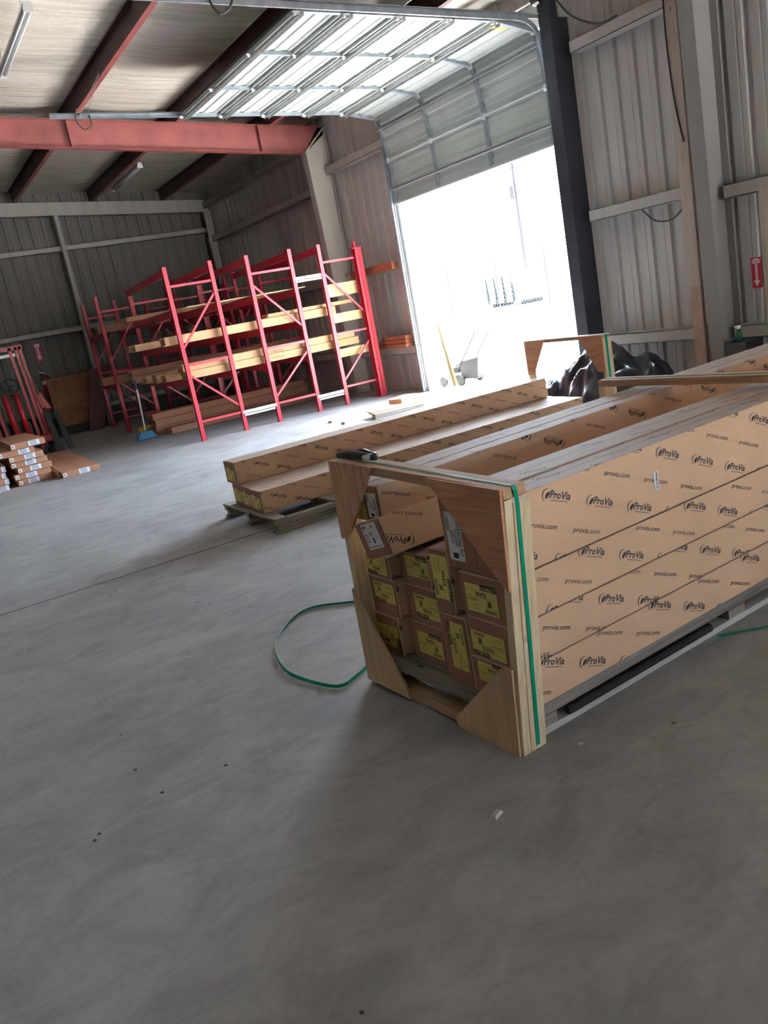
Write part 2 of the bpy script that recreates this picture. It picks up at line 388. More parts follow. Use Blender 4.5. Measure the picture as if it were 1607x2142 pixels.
def white_label(F, x, y, w, h, rot=0, words=('WHITE', 'D5 PROFEIT')):
    class L:
        W = F.W; H = F.H
        def put(s, poly, mm, lift=0):
            F.put([(x + (a if rot == 0 else w*(1-b/h)), y + (b if rot == 0 else h*(a/w))) for a, b in poly], mm, lift)
        text = Face2.text; rect = Face2.rect; shape = Face2.shape
    l = L(); l.rect(0, 0, w, h, 'white', .0008)
    if rot:
        l.text(words[1], w*.12, h*.06, h*.2, 0, 'black', .01, 0, w*.7, .002); l.text(words[0], w*.35, h*.58, h*.14, 0, 'black', .02, 0, w*.28, .002)
        for i in range(3): l.rect(w*.3, h*(.32+.07*i), w*(.7-.04*i), h*(.345+.07*i), 'ink', .002)
        for i in range(12): l.rect(w*(.62+i*.022), h*.78, w*(.62+i*.022+.011), h*.93, 'ink', .002)
        l.rect(w*.05, h*.4, w*.16, h*.75, 'ink', .002)
    else:
        for i in range(9): l.rect(w*(.06+i*.03), h*.82, w*(.06+i*.03+.016), h*.93, 'ink', .002)
        l.text('2L68', w*.6, h*.80, h*.12, 0, 'black', .02, 0, w*.2, .002)
        for p in SWOOSH: l.shape(p, w*.4, h*.5, h*.2, 0, 'black', .002)
        for i in range(4): l.rect(w*.06, h*(.3+i*.09), w*(.3-.02*i), h*(.325+i*.09), 'ink', .002)
        l.rect(w*.5, h*.22, w*.6, h*.44, 'ink', .002)
        for i in range(4): l.rect(w*.68, h*(.34+i*.1), w*.9, h*(.35+i*.1), 'inkl', .002)
        l.rect(w*.05, h*.08, w*.92, h*.11, 'inkl', .002)

# ------------------------------------------------------------------ building shell
WX = 9.05; GX = 8.85           # wall sheet, inner face of the girts
def roofz(x): return 6.12 - .083*(x-3) if x > -3 else 6.12 + .083*6 + .083*(x+3)
mb = MB(); mb.box((-15.3, -9.3, -.2), (9.2, 23.3, 0), 'floor'); struct(mb, 'floor', 'grey concrete warehouse floor')
mb = MB(); mb.box((-15, 7.015, .0002), (9.05, 7.03, .0009), 'hole')
cr = [(-15, 7.02), (9.05, 7.02)]
struct(mb, 'trim_1', 'sawn joint running across the concrete floor')
def ribbed(mb, axis, pos, a, b, z0f, z1f, m, pitch=.305, sgn=1, d=.032, seed=0):
    """sheet wall along an axis; ribs are pressed outwards"""
    prof = []
    s = a; k = 0
    while s < b-1e-6:
        for t, dd in ((0, 0), (.035, 0), (.06, d), (.10, d), (.125, 0), (.19, 0), (.2, .006), (.212, .006), (.222, 0)):
            if s+t <= b: prof.append((s+t, dd))
        s += pitch
    prof.append((b, 0))
    for (s0, d0), (s1, d1) in zip(prof, prof[1:]):
        if s1-s0 < 1e-6: continue
        za, zb = z0f((s0+s1)/2), None
        p = []
        for s_, dd in ((s0, d0), (s1, d1)):
            for z in (z0f(s_), z1f(s_)):
                q = (pos+sgn*dd, s_, z) if axis == 'y' else (s_, pos+sgn*dd, z)
                p.append(q)
        mb.poly([p[0], p[2], p[3], p[1]], m)
    return mb
H0 = lambda s: 0
zW = lambda s: roofz(WX)+.1
mb = MB()
for a, b, z0 in ((-9, 8.93, 0), (8.93, 13.55, 4.95), (13.55, 23.2, 0)):
    ribbed(mb, 'y', WX, a, b, (lambda s, z0=z0: z0), zW, 'wall')
struct(mb, 'wall_right', 'ribbed steel wall with the roll-up door')
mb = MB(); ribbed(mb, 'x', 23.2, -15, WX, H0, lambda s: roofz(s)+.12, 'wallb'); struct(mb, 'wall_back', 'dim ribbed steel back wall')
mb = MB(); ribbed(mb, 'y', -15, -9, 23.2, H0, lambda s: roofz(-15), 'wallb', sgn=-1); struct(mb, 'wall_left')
mb = MB()
[ribbed(mb, 'x', -9, a, b, (lambda s, z0=z0: z0), lambda s: roofz(s)+.12, 'wall', sgn=-1) for a, b, z0 in ((-15, D2_ADDED[0], 0), (D2_ADDED[0], D2_ADDED[1], D2_ADDED[2]), (D2_ADDED[1], WX, 0))]  # front wall, with a gap added for fill daylight
struct(mb, 'wall_front')
# roof: sagging insulation facing between the purlins
PX = [2.25, 4.1, 5.95, 7.82]
mb = MB(); N = 150; xs = [-15, -3, 0] + [2.25 + i*.154 for i in range(0, 45)]
xs = [x for x in xs if x < 9.1] + [9.1]
nv = len(mb.v)
ysr = [-9.2 + i*(32.5/N) for i in range(N+1)]
for x in xs:
    for y in ysr:
        ph = ((x-2.25) % 1.85)/1.85 if x > 2.2 else 0
        sag = -.05*math.sin(math.pi*ph)*(1+.35*math.sin(y*5.2)+.2*math.sin(y*11.7+x)) if x > 2.2 else 0
        mb.v.append((x, y, roofz(x)+.03+sag))
for i in range(len(xs)-1):
    for j in range(N):
        a = i*(N+1)+j; mb.f.append((a, a+1, a+N+2, a+N+1)); mb.m.append(mb.mi('insul'))
o = struct(mb, 'ceiling', 'wrinkled off-white insulation under the roof')
o.data.polygons.foreach_set('use_smooth', [True]*len(o.data.polygons))
mb = MB(); mb.hexa([(-15.2, -9.3, roofz(-15.2)+.1), (-3, -9.3, roofz(-3)+.1), (-3, 23.4, roofz(-3)+.1), (-15.2, 23.4, roofz(-15.2)+.1)] + [(-15.2, -9.3, roofz(-15.2)+.2), (-3, -9.3, roofz(-3)+.2), (-3, 23.4, roofz(-3)+.2), (-15.2, 23.4, roofz(-15.2)+.2)], 'wall')
mb.hexa([(-3, -9.3, roofz(-3)+.1), (9.5, -9.3, roofz(9.5)+.1), (9.5, 23.4, roofz(9.5)+.1), (-3, 23.4, roofz(-3)+.1)] + [(-3, -9.3, roofz(-3)+.2), (9.5, -9.3, roofz(9.5)+.2), (9.5, 23.4, roofz(9.5)+.2), (-3, 23.4, roofz(-3)+.2)], 'wall')
struct(mb, 'trim_2', 'roof sheeting above the insulation')
# purlins
for i, px in enumerate(PX):
    mb = MB(); z = roofz(px)
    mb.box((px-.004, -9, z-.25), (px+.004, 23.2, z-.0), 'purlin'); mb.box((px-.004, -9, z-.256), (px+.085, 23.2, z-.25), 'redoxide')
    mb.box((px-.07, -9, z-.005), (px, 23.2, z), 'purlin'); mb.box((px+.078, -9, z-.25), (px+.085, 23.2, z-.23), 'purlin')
    struct(mb, 'trim_%d' % (3+i), 'dark red roof purlin')
# rafters (tapered I sections) and their columns
def rafter(y, idx, top=0, botm='redoxide'):
    mb = MB()
    def zt(x): return roofz(x)-.26
    def zb(x): return zt(x)-.50-.010*(x-8.5)
    L = [(-3, zb(-3)), (8.5, zb(8.5)), (9.0, zt(9.0)-.12), (9.0, zt(9.0)), (-3, zt(-3))]
    mb.prism([(x, y-.005, z) for x, z in L], (0, .01, 0), botm)
    for (xa, za, xb, zb_) in ((-3, zb(-3), 8.5, zb(8.5)), (-3, zt(-3), 9.0, zt(9.0))):
        mb.hexa([(xa, y-.09, za-.01), (xb, y-.09, zb_-.01), (xb, y+.09, zb_-.01), (xa, y+.09, za-.01), (xa, y-.09, za), (xb, y-.09, zb_), (xb, y+.09, zb_), (xa, y+.09, za)], botm)
    for x in (1.6, 4.0, 7.55): mb.box((x-.005, y-.085, zb(x)), (x+.005, y, zt(x)), botm)
    # flange braces up to the purlins
    struct(mb, 'trim_%d' % idx, 'red oxide steel rafter')
    mb = MB()
    for s in (-1, 1):
        pass
    return zb, zt
zb, zt = rafter(15.85, 10)
rafter(6.85, 11)
def column(y, idx, m, mf=None, xt=8.42, xb=8.62):
    mb = MB(); mf = mf or m; ztop = roofz(8.9)-.25
    mb.prism([(xb, y-.005, 0), (WX-.06, y-.005, 0), (WX-.06, y-.005, ztop), (8.9, y-.005, ztop), (xt+.06, y-.005, zb(8.5)-.0)], (0, .01, 0), m)
    mb.hexa([(xb-.012, y-.1, 0), (xb, y-.1, 0), (xb, y+.1, 0), (xb-.012, y+.1, 0), (xt+.05, y-.1, zb(8.5)), (xt+.062, y-.1, zb(8.5)), (xt+.062, y+.1, zb(8.5)), (xt+.05, y+.1, zb(8.5))], mf)
    mb.box((WX-.07, y-.1, 0), (WX-.06, y+.1, ztop), mf)
    # knee plate and cap
    mb.hexa([(xt+.04, y-.1, zb(8.5)-.02), (8.98, y-.1, zt(9)-.03), (8.98, y+.1, zt(9)-.03), (xt+.04, y+.1, zb(8.5)-.02), (xt+.03, y-.1, zb(8.5)), (8.97, y-.1, zt(9)-.01), (8.97, y+.1, zt(9)-.01), (xt+.03, y+.1, zb(8.5))], mf)
    struct(mb, 'trim_%d' % idx, 'tapered steel column')
column(15.85, 12, 'colm', 'girt')
column(6.72, 13, 'colg', 'colg', 8.52, 8.66)
# girts of the right wall (channels)
k = 20
for a, b, zs in ((6.82, 8.75, (.62, 2.32, 4.45)), (13.62, 15.75, (.73, 2.32, 4.45)), (15.95, 23.1, (.73, 2.32, 4.20, 5.1)), (1.3, 6.62, (.60, 2.21, 4.45))):
    for z in zs:
        mb = MB(); mb.box((GX, a, z), (GX+.008, b, z+.15), 'girt'); mb.box((GX, a, z+.142), (WX, b, z+.15), 'girt'); mb.box((GX, a, z), (WX, b, z+.008), 'girt')
        struct(mb, 'trim_%d' % k, 'horizontal wall girt'); k += 1
for z in (.45, 2.5, 4.49):
    mb = MB(); mb.box((-15, 23.0, z), (9, 23.008, z+.13), 'girt'); mb.box((-15, 23.0, z+.12), (9, 23.2, z+.13), 'girt'); mb.box((-15, 23.0, z), (9, 23.2, z+.01), 'girt')
    struct(mb, 'trim_%d' % k, 'horizontal wall girt of the back wall'); k += 1
mb = MB()
mb.hexa([(-3, 22.9, roofz(-3)-.62), (9, 22.9, roofz(9)-.62), (9, 23.1, roofz(9)-.62), (-3, 23.1, roofz(-3)-.62), (-3, 22.9, roofz(-3)-.3), (9, 22.9, roofz(9)-.3), (9, 23.1, roofz(9)-.3), (-3, 23.1, roofz(-3)-.3)], 'girt')
struct(mb, 'trim_%d' % k, 'pale end wall rafter'); k += 1
for x in (4.95, -.5):
    mb = MB(); mb.box((x-.05, 22.8, 0), (x+.05, 22.81, roofz(x)-.62), 'girt'); mb.box((x-.004, 22.8, 0), (x+.004, 23.0, roofz(x)-.62), 'girt'); mb.box((x-.05, 22.99, 0), (x+.05, 23.0, roofz(x)-.62), 'girt')
    struct(mb, 'trim_%d' % k, 'slim steel end wall post'); k += 1
mb = MB(); mb.box((8.78, 22.75, 0), (8.98, 22.77, roofz(9)-.6), 'girt'); mb.box((8.87, 22.75, 0), (8.88, 22.95, roofz(9)-.6), 'girt'); struct(mb, 'trim_%d' % k, 'corner column'); k += 1
# wooden posts of the right wall
mb = MB(); mb.box((8.79, 7.0, 1.28), (8.84, 7.17, 5.4), 'postp'); mb.box((8.79, 7.0, 0), (8.84, 7.17, 1.28), 'postw'); tag(mb.build('wooden_post'), 'knotty timber plank standing against the grey steel column', 'post')
mb = MB(); mb.box((8.79, 6.02, .75), (8.84, 6.14, 2.25), 'postp'); tag(mb.build('wooden_post'), 'short timber plank at the right edge beside the arrow sign', 'post')
# door jambs
mb = MB(); mb.box((8.74, 8.93, 0), (8.76, 9.14, 5.6), 'bluej'); mb.box((8.76, 9.12, 0), (WX+.05, 9.14, 5.2), 'bluej'); mb.box((8.76, 8.93, 0), (WX, 8.95, 5.6), 'bluej')
struct(mb, 'trim_%d' % k, 'dark steel channel jamb right of the door'); k += 1
mb = MB(); mb.box((8.87, 13.36, 0), (WX, 13.62, 4.95), 'jambl'); mb.box((8.855, 13.37, 0), (8.87, 13.40, 4.6), 'jambl'); struct(mb, 'trim_%d' % k, 'jamb left of the door'); k += 1
mb = MB(); mb.box((8.88, 8.9, 4.95), (WX, 13.6, 5.25), 'girt'); struct(mb, 'trim_%d' % k, 'steel header over the door'); k += 1

# ------------------------------------------------------------------ sectional overhead door
door = thing('door_1', None, None, (0, 0, 0)); door['kind'] = 'structure'; door['label'] = 'part-open sectional overhead door'
def path(s, y=0):
    """distance s along the door from its bottom edge -> x, z, tangent"""
    R_ = .42; v = 4.60-D1[2]
    if s < v: return 8.84, D1[2]+s, (0, 1)
    L = R_*math.pi/2
    if s < v+L:
        a = (s-v)/R_; return 8.84-R_*(1-math.cos(a)), 4.60+R_*math.sin(a), (-math.sin(a), math.cos(a))
    t = s-v-L; return 8.42-t, 5.02+.04*t, (-1, .04)
SEC = [0, .735, 1.47, 2.21, 2.95, 3.69, 4.43, 5.08]
Y0, Y1 = 9.18, 13.40
stiles = [Y0+.03, 10.60, 12.02, Y1-.03]
for i in range(len(SEC)-1):
    s0, s1 = SEC[i]+.004, SEC[i+1]-.004
    mb = MB(); x0, z0, t0 = path(s0); x1, z1, t1 = path(s1)
    d = Vector((x1-x0, 0, z1-z0)).normalized(); nrm = Vector((-d.z, 0, d.x))     # towards the room / downwards
    if nrm.x > .2 or nrm.z > .2: nrm = -nrm
    P = lambda s, y, h: Vector((x0, y, z0)) + d*s + nrm*h
    L = math.hypot(x1-x0, z1-z0)
    # sheet with shallow lengthwise ribs
    prof = [(0, 0)]
    for c in ((.13, .27), (.40, .52), (.64, .78)):
        prof += [(L*c[0]/.91, 0), (L*c[0]/.91+.02, -.014), (L*c[1]/.91-.02, -.014), (L*c[1]/.91, 0)]
    prof.append((L, 0))
    for (a, ha), (b, hb) in zip(prof, prof[1:]):
        mb.poly([P(a, Y0, ha), P(b, Y0, hb), P(b, Y1, hb), P(a, Y1, ha)], 'doorp')
    mb.poly([P(0, Y0, -.03), P(0, Y1, -.03), P(L, Y1, -.03), P(L, Y0, -.03)], 'doorp')
    for a in (0, L-.03):
        mb.hexa([P(a, Y0, 0), P(a+.03, Y0, 0), P(a+.03, Y1, 0), P(a, Y1, 0), P(a, Y0, .035), P(a+.03, Y0, .035), P(a+.03, Y1, .035), P(a, Y1, .035)], 'doorp')
    pn = mb.build('door_panel', door)
    for y in stiles:
        mb = MB(); mb.hexa([P(.0, y-.03, .036), P(L, y-.03, .036), P(L, y+.03, .036), P(0, y+.03, .036), P(0, y-.03, .044), P(L, y-.03, .044), P(L, y+.03, .044), P(0, y+.03, .044)], 'doorr')
        mb.hexa([P(.0, y-.028, 0), P(L, y-.028, 0), P(L, y-.02, 0), P(0, y-.02, 0), P(0, y-.028, .04), P(L, y-.028, .04), P(L, y-.02, .04), P(0, y-.02, .04)], 'doorr')
        mb.build('door_stile', pn)
    # strut near the top of the section
    if i in (0, 1, 2, 3, 4, 5, 6):
        a = L*.30 if i == 0 else (L*.72 if i == 1 else L-.10)
        mb = MB(); w_ = .05 if i < 2 else .075
        for q in ((0, w_, .045, .05), (0, .006, .045, .09), (w_-.006, w_, .045, .09)):
            mb.hexa([P(a+q[0], Y0, q[2]), P(a+q[1], Y0, q[2]), P(a+q[1], Y1, q[2]), P(a+q[0], Y1, q[2]), P(a+q[0], Y0, q[3]), P(a+q[1], Y0, q[3]), P(a+q[1], Y1, q[3]), P(a+q[0], Y1, q[3])], 'galvd' if i > 1 else 'galv')
        mb.build('strut', pn)
    for y in stiles:      # hinges
        mb = MB(); mb.hexa([P(L-.05, y-.045, .046), P(L+.05, y-.045, .046), P(L+.05, y+.045, .046), P(L-.05, y+.045, .046), P(L-.02, y-.02, .075), P(L+.02, y-.02, .075), P(L+.02, y+.02, .075), P(L-.02, y+.02, .075)], 'galv')
        mb.build('hinge', pn)
mb = MB(); mb.box((8.80, Y0, 3.425), (8.86, Y1, 3.455), 'galv'); mb.build('bottom_seal', door)
for s, y in (('far', Y1+.05), ('near', Y0-.05)):
    mb = MB(); pts = []
    for i in range(0, 9): pts.append((8.78, y, .02+i*4.58/8))
    for i in range(1, 9):
        a = i/8*math.pi/2; pts.append((8.78-.42*(1-math.cos(a)), y, 4.60+.42*math.sin(a)))
    pts.append((3.2, y, 5.02+.04*5.16))
    up = (0, 1 if s == 'near' else -1, 0)
    mb.strip(pts, .055, 'doorr', up, .004)
    mb.box((3.2, y-.004, 5.075+.0), (3.26, y+.004, 5.30), 'doorr') if 0 else None
    off = .03
    for q in (-1, 1):
        p2 = []
        for j, p in enumerate(pts):
            a = Vector(pts[max(j-1, 0)]); b = Vector(pts[min(j+1, len(pts)-1)]); t = (b-a).normalized(); x = t.cross(Vector((0, 1, 0)))
            p2.append(Vector(p)+x*q*.028+Vector((0, up[1]*.014, 0)))
        nn = []
        for j in range(len(p2)-1):
            a, b = p2[j], p2[j+1]; mb.beam(a, b, .004, .028, 'doorr', (0, 1, 0))
    mb.build('door_track', door)
    mb = MB(); mb.beam((3.2, y, 5.27), (8.84, y, 5.055), .045, .004, 'doorr'); mb.beam((3.2, y+.02, 5.245), (8.84, y+.02, 5.03), .004, .05, 'doorr'); mb.build('track_angle', door)
    mb = MB(); mb.box((8.80, y-.035 if s == 'near' else y+.02, 0), (8.81, y+.01 if s == 'near' else y+.09, 4.6), 'galv'); mb.box((8.80, y-.035 if s == 'near' else y+.012, 0), (8.86, y-.025 if s == 'near' else y+.022, 4.6), 'galv'); mb.build('track_angle', door)
# hangers from the purlins to the tracks
for x, y in ((3.75, Y1+.05), (3.75, Y0-.05)):
    mb = MB(); z = 5.02+.04*(8.36-x)
    mb.beam((x-.02, y, z), (4.06, y, roofz(4.1)-.25), .04, .004, 'galvd'); mb.beam((x-.14, y-.02, z), (4.05, y-.02, roofz(4.1)-.25), .035, .004, 'galvd'); mb.build('track_hanger', door)
mb = MB(); mb.tube([(8.75, 8.9, 5.25), (8.75, 13.6, 5.25)], .016, 'galvd'); mb.tube([(8.75, 9.05, 5.25), (8.75, 9.18, 5.25)], .09, 'blackp', 16)
mb.tube([(8.75, 10.2, 5.25), (8.75, 11.6, 5.25)], .045, 'blackp', 12); mb.build('torsion_spring_shaft', door)
for p in (((8.79, 9.19, 4.38), (8.80, 9.24, 4.68)),):
    mb = MB(); mb.box((8.775, 9.21, 4.40), (8.785, 9.27, 4.70), 'yellow'); tag(mb.build('warning_label', door), 'yellow warning label')
mb = MB(); mb.beam((8.28, 9.28, 4.93), (8.02, 9.28, 4.955), .06, .004, 'yellow'); tag(mb.build('warning_label', door), 'yellow warning label')

# ------------------------------------------------------------------ outside
mb = MB(); mb.box((9.2, -60, -.25), (120, 120, -.04), 'conc'); mb.box((9.05, D1[0], -.25), (9.2, D1[1], -.01), 'conc'); mb.box((-60, -60, -.25), (9.2, -9.3, -.04), 'conc')
tag(mb.build('yard_ground'), 'sunlit pale concrete yard', None, None, 'structure')
mb = MB(); mb.box((36.5, 20, -.04), (44, 40, .02), 'grass'); tag(mb.build('grass_verge'), 'grass strip behind the fence', 'grass', None, 'stuff')
fence = thing('chain_link_fence', 'tall wire mesh fence across the bright yard behind the door opening', 'fence', (32.5, 38, -.04))
for i, dy in enumerate((-9, -5.6, -2.2, 2.1, 6.9, 11)):
    mb = MB(); mb.tube([(0, dy, 0), (0, dy, 3.1)], .04, 'wire', 8); mb.tube([(0, dy, 3.1), (-.35, dy, 3.45)], .02, 'wire', 6); mb.build('fence_post', fence)
mb = MB(); mb.tube([(0, -9, 2.5), (0, 11, 2.5)], .02, 'wire', 6); mb.build('top_rail', fence)
mb = MB()
for i in range(-9*4-10, 11*4):
    y = i*.25
    for sgn in (1, -1):
        a = (0, y if sgn > 0 else y+2.4, .03); b = (0, y+2.4 if sgn > 0 else y, 2.45)
        if min(a[1], b[1]) < -9 or max(a[1], b[1]) > 11: continue
        mb.beam(a, b, .010, .010, 'wire', (1, 0, 0))
tag(mb.build('wire_mesh', fence), None, None, None)
tr = thing('waste_container', 'teal container standing behind the wire fence in the yard', 'container', (37.5, 44.5, -.04), math.radians(-12))
mb = MB(); mb.hexa([(-1, -2.6, .25), (1, -2.6, .25), (1, 2.6, .25), (-1, 2.6, .25), (-1.1, -1.2, 2.1), (1.1, -1.2, 2.1), (1.1, 2.7, 2.1), (-1.1, 2.7, 2.1)], 'teal'); mb.build('container_body', tr)
for y in (-1.6, -.4, .8, 2.0):
    mb = MB(); mb.box((-1.14, y-.06, .25), (-1.04, y+.06, 2.0), 'teal'); mb.build('container_rib', tr)
for y in (-2.0, 2.0):
    mb = MB(); mb.tube([(-.8, y, .14), (.8, y, .14)], .14, 'dk', 12); mb.build('wheel', tr)
pole = thing('utility_pole', 'grey utility pole with a transformer far outside the door', 'pole', (60, 69, -.04))
mb = MB(); mb.tube([(0, 0, 0), (0, 0, 15)], [.2, .13], 'poleg', 8); mb.build('pole_shaft', pole)
mb = MB(); mb.box((-.1, -1.6, 12.0), (.1, 1.6, 12.2), 'poleg'); mb.build('cross_arm', pole)
mb = MB(); mb.tube([(-.5, 0, 9.3), (-.5, 0, 10.5)], .3, 'poleg', 12); mb.build('transformer', pole)

mw = thing('lawn_mower', 'push lawn mower with grey grass bag standing outside the door', 'lawn mower', (9.75, 13.55, -.04), math.radians(-80))
mb = MB(); mb.tube([(0, 0, .12), (0, 0, .2), (0, 0, .24)], [.26, .25, .18], 'mgrey', 16); mb.build('mower_deck', mw)
mb = MB(); mb.tube([(0, 0, .24), (0, 0, .33), (0, 0, .4)], [.14, .13, .09], 'mblk', 12); mb.build('engine', mw)
for x in (-.22, .25):
    for y in (-.27, .27):
        mb = MB(); mb.tube([(x, y-.02, .1), (x, y+.02, .1)], .1, 'mblk', 14); mb.build('wheel', mw)
mb = MB(); mb.hexa([(.22, -.2, .12), (.62, -.2, .1), (.62, .2, .1), (.22, .2, .12), (.18, -.2, .45), (.72, -.22, .52), (.72, .22, .52), (.18, .2, .45)], 'bag'); mb.build('grass_bag', mw, bevel=.02)
mb = MB()
mb.tube([(.1, -.2, .25), (.75, -.2, 1.0), (.80, -.16, 1.03), (.80, .16, 1.03), (.75, .2, 1.0), (.1, .2, .25)], .012, 'mblk', 8)
mb.tube([(.64, -.2, .98), (.68, -.17, 1.06), (.68, .17, 1.06), (.64, .2, .98)], .007, 'mblk', 6); mb.build('handle', mw)
mb = MB(); mb.tube([(9.30, 13.14, -.0), (9.32, 13.30, .6), (9.34, 13.46, 1.2)], [.055, .04, .028], 'tube', 14); tag(mb.build('yellow_tube'), 'yellow tube leaning by the left door jamb in front of the mower', 'tube')

# ------------------------------------------------------------------ cartons with printing
def carton(name, label, cat, quad, x0, x1, group=None, rz=0, loc=(0, 0, 0), side=None, topp=None, ends=None, face='card', endm='cardd', sideflip=False, faint=False, topm='cardt', seams=True):
    """quad: end outline [(y,z)] bl, br, tr, tl where br/tr are on the camera side (small y)"""
    t = thing(name, label, cat, loc, rz, group)
    (ya, za), (yb, zb_), (yc, zc), (yd, zd) = quad       # near-bottom, far-bottom, far-top, near-top
    mb = MB()
    p = [(x0, ya, za), (x1, ya, za), (x1, yb, zb_), (x0, yb, zb_), (x0, yd, zd), (x1, yd, zd), (x1, yc, zc), (x0, yc, zc)]
    mb.hexa(p, face, top=topm); mb.build('carton', t, bevel=.004)
    mp = MB(); Ln = x1-x0
    ex = Vector((1, 0, 0)); ey = Vector((0, yd-ya, zd-za)); Hs = ey.length
    if side is not None:
        F = Face2(mp, (x0, ya, za), ex, ey, Ln, Hs); pattern(F, side[0], side[1], flip=sideflip)
    if topp is not None:
        ey2 = Vector((0, yc-yd, zc-zd)); F = Face2(mp, (x0, yd, zd), ex, ey2, Ln, ey2.length); pattern(F, topp[0], topp[1], flip=sideflip, m='inkl', k=.024)
        if seams: F.rect(0, ey2.length/2-.0015, Ln, ey2.length/2+.0015, 'cardin')
    if mp.v: mp.build('printing', t)
    if ends:
        me = MB(); ex3 = Vector((0, ya-yb, za-zb_)); ey3 = Vector((0, yc-yb, zc-zb_))
        F = Face2(me, (x0, yb, zb_), ex3, ey3, ex3.length, ey3.length, .003)
        ends(F); me.build('end_label', t)
    # taped end flap seam
    me = MB(); ex3 = Vector((0, ya-yb, za-zb_)); ey3 = Vector((0, yc-yb, zc-zb_)); F = Face2(me, (x0, yb, zb_), ex3, ey3, ex3.length, ey3.length, .002)
    F.rect(.006, .006, ex3.length-.006, ey3.length-.006, endm)
    F.off = .0025
    F.rect(ex3.length-.012, 0.01, ex3.length-.008, ey3.length-.01, 'cardin')
    me.build('end_flap', t)
    return t
R2 = math.radians
TH = R2(3.1); CO = (1.73, 2.39, 0)
def yl(rot=0, x=.02, y=.02, w=None, h=None):
    return lambda F: yellow_label(F, x, y, w or F.W-.05, h or F.H-.06, rot)
def rect(y0, y1, z0, z1): return [(y0, z0), (y1, z0), (y1, z1), (y0, z1)]
LN = 3.95
G1 = 'long printed cartons in the near crate'
def cc(label, q, u, **kw): return carton('long_carton', label, 'carton', q, u, u+kw.pop('len', LN), G1, kw.pop('rz', TH), kw.pop('loc', CO), **kw)
cc('big top outer carton of the near crate with a small white tag on its side', rect(0, .155, .722, 1.026), .05, side=(.236, .263), topp=(.3, .1))
cc('top carton beside the big outer one with a tall white end label', rect(.158, .362, .722, 1.03), .06, topp=(.1, .15), side=(.1, .1), ends=lambda F: white_label(F, .03, .035, .095, .205, 1))
cc('carton with upright yellow label behind the upper right gusset', rect(0.0, .29, .53, .717), .05, side=(.617, .084), ends=lambda F: yellow_label(F, .03, .025, .19, .12, 0))
cc('second carton from the bottom on the near side, yellow label upside down', rect(0.0, .285, .347, .526), .05, side=(.465, .124), ends=lambda F: yellow_label(F, .015, .015, .2, .105, 2))
cc('lowest carton on the near side behind the lower right gusset', rect(0.0, .30, .165, .343), .05, side=(.313, .084), ends=lambda F: yellow_label(F, .04, .075, .19, .09, 0))
cc('narrow carton on edge in the middle with a vertical yellow label', rect(.365, .49, .50, .785), .06, side=(.1, .1), ends=lambda F: yellow_label(F, .01, .06, .11, .2, 3))
cc('narrow carton on edge at the bottom middle with a bent yellow label', rect(.32, .50, .168, .49), .065, ends=lambda F: yellow_label(F, .05, .07, .105, .22, 1))
cc('middle upper carton with yellow label below the protruding one', rect(.60, .815, .55, .705), .12, side=(.1, .1), ends=lambda F: yellow_label(F, .045, .04, .175, .1, 0))
cc('middle carton with inverted yellow label', rect(.575, .815, .365, .545), .12, side=(.1, .1), ends=lambda F: yellow_label(F, .065, .03, .18, .11, 2))
cc('middle bottom carton with yellow label on the pallet boards', rect(.57, .835, .168, .36), .12, side=(.1, .1), ends=lambda F: yellow_label(F, .055, .035, .185, .11, 0))
cc('left upper carton partly hidden by the protruding one', rect(.84, 1.03, .567, .675), .07, side=(.1, .1), ends=lambda F: yellow_label(F, .0, .015, .17, .09, 2))
cc('left middle carton with inverted yellow label', rect(.82, 1.04, .372, .565), .07, side=(.1, .1), ends=lambda F: yellow_label(F, .035, .07, .17, .10, 2))
cc('left bottom carton behind the lower left gusset', rect(.855, 1.05, .168, .37), .07, side=(.1, .1), ends=lambda F: yellow_label(F, .01, .04, .17, .11, 3))
EXR = R2(2.4)
tl_loc = (CO[0]+.0, CO[1]+.0, 0)
cc('narrow upright carton at the upper left with a white end label', rect(.745, .855, .89, 1.04), .05, side=(.05, .12), sideflip=True, topp=(.1, .05), rz=TH+R2(1.6), seams=False, ends=lambda F: white_label(F, .01, .0, .075, .115, 1))
cc('upper left outer carton with yellow label behind the plywood gusset', rect(.862, 1.02, .865, 1.04), .06, topp=(.15, .1), rz=TH+R2(1.6), ends=lambda F: yellow_label(F, .04, .0, .1, .13, 1))
# the carton that sticks out, lying askew on the others
cc('loose carton lying askew and sticking out under the top beam, white end label', [(.665, .742), (.885, .68), (.962, .845), (.742, .905)], -.0, side=(.05, .06), sideflip=True, ends=lambda F: white_label(F, .055, .045, .13, .125, 0), topm='card', len=1.3)
# small white tag on the side
mb = MB(); F = Face2(mb, (.930, -.0025, .826), (1, 0, .04), (-.0, 0, 1), .03, .082, .0); F.rect(0, 0, .03, .082, 'white'); F.off = .001; 
F.text('2nd Grop', .022, .006, .012, math.pi/2, 'black', .01, 0, .07)
t = mb.build('paper_tag'); t.rotation_euler = (0, 0, TH); t.location = CO; tag(t, 'small white paper tag stuck on the big outer carton', 'tag')

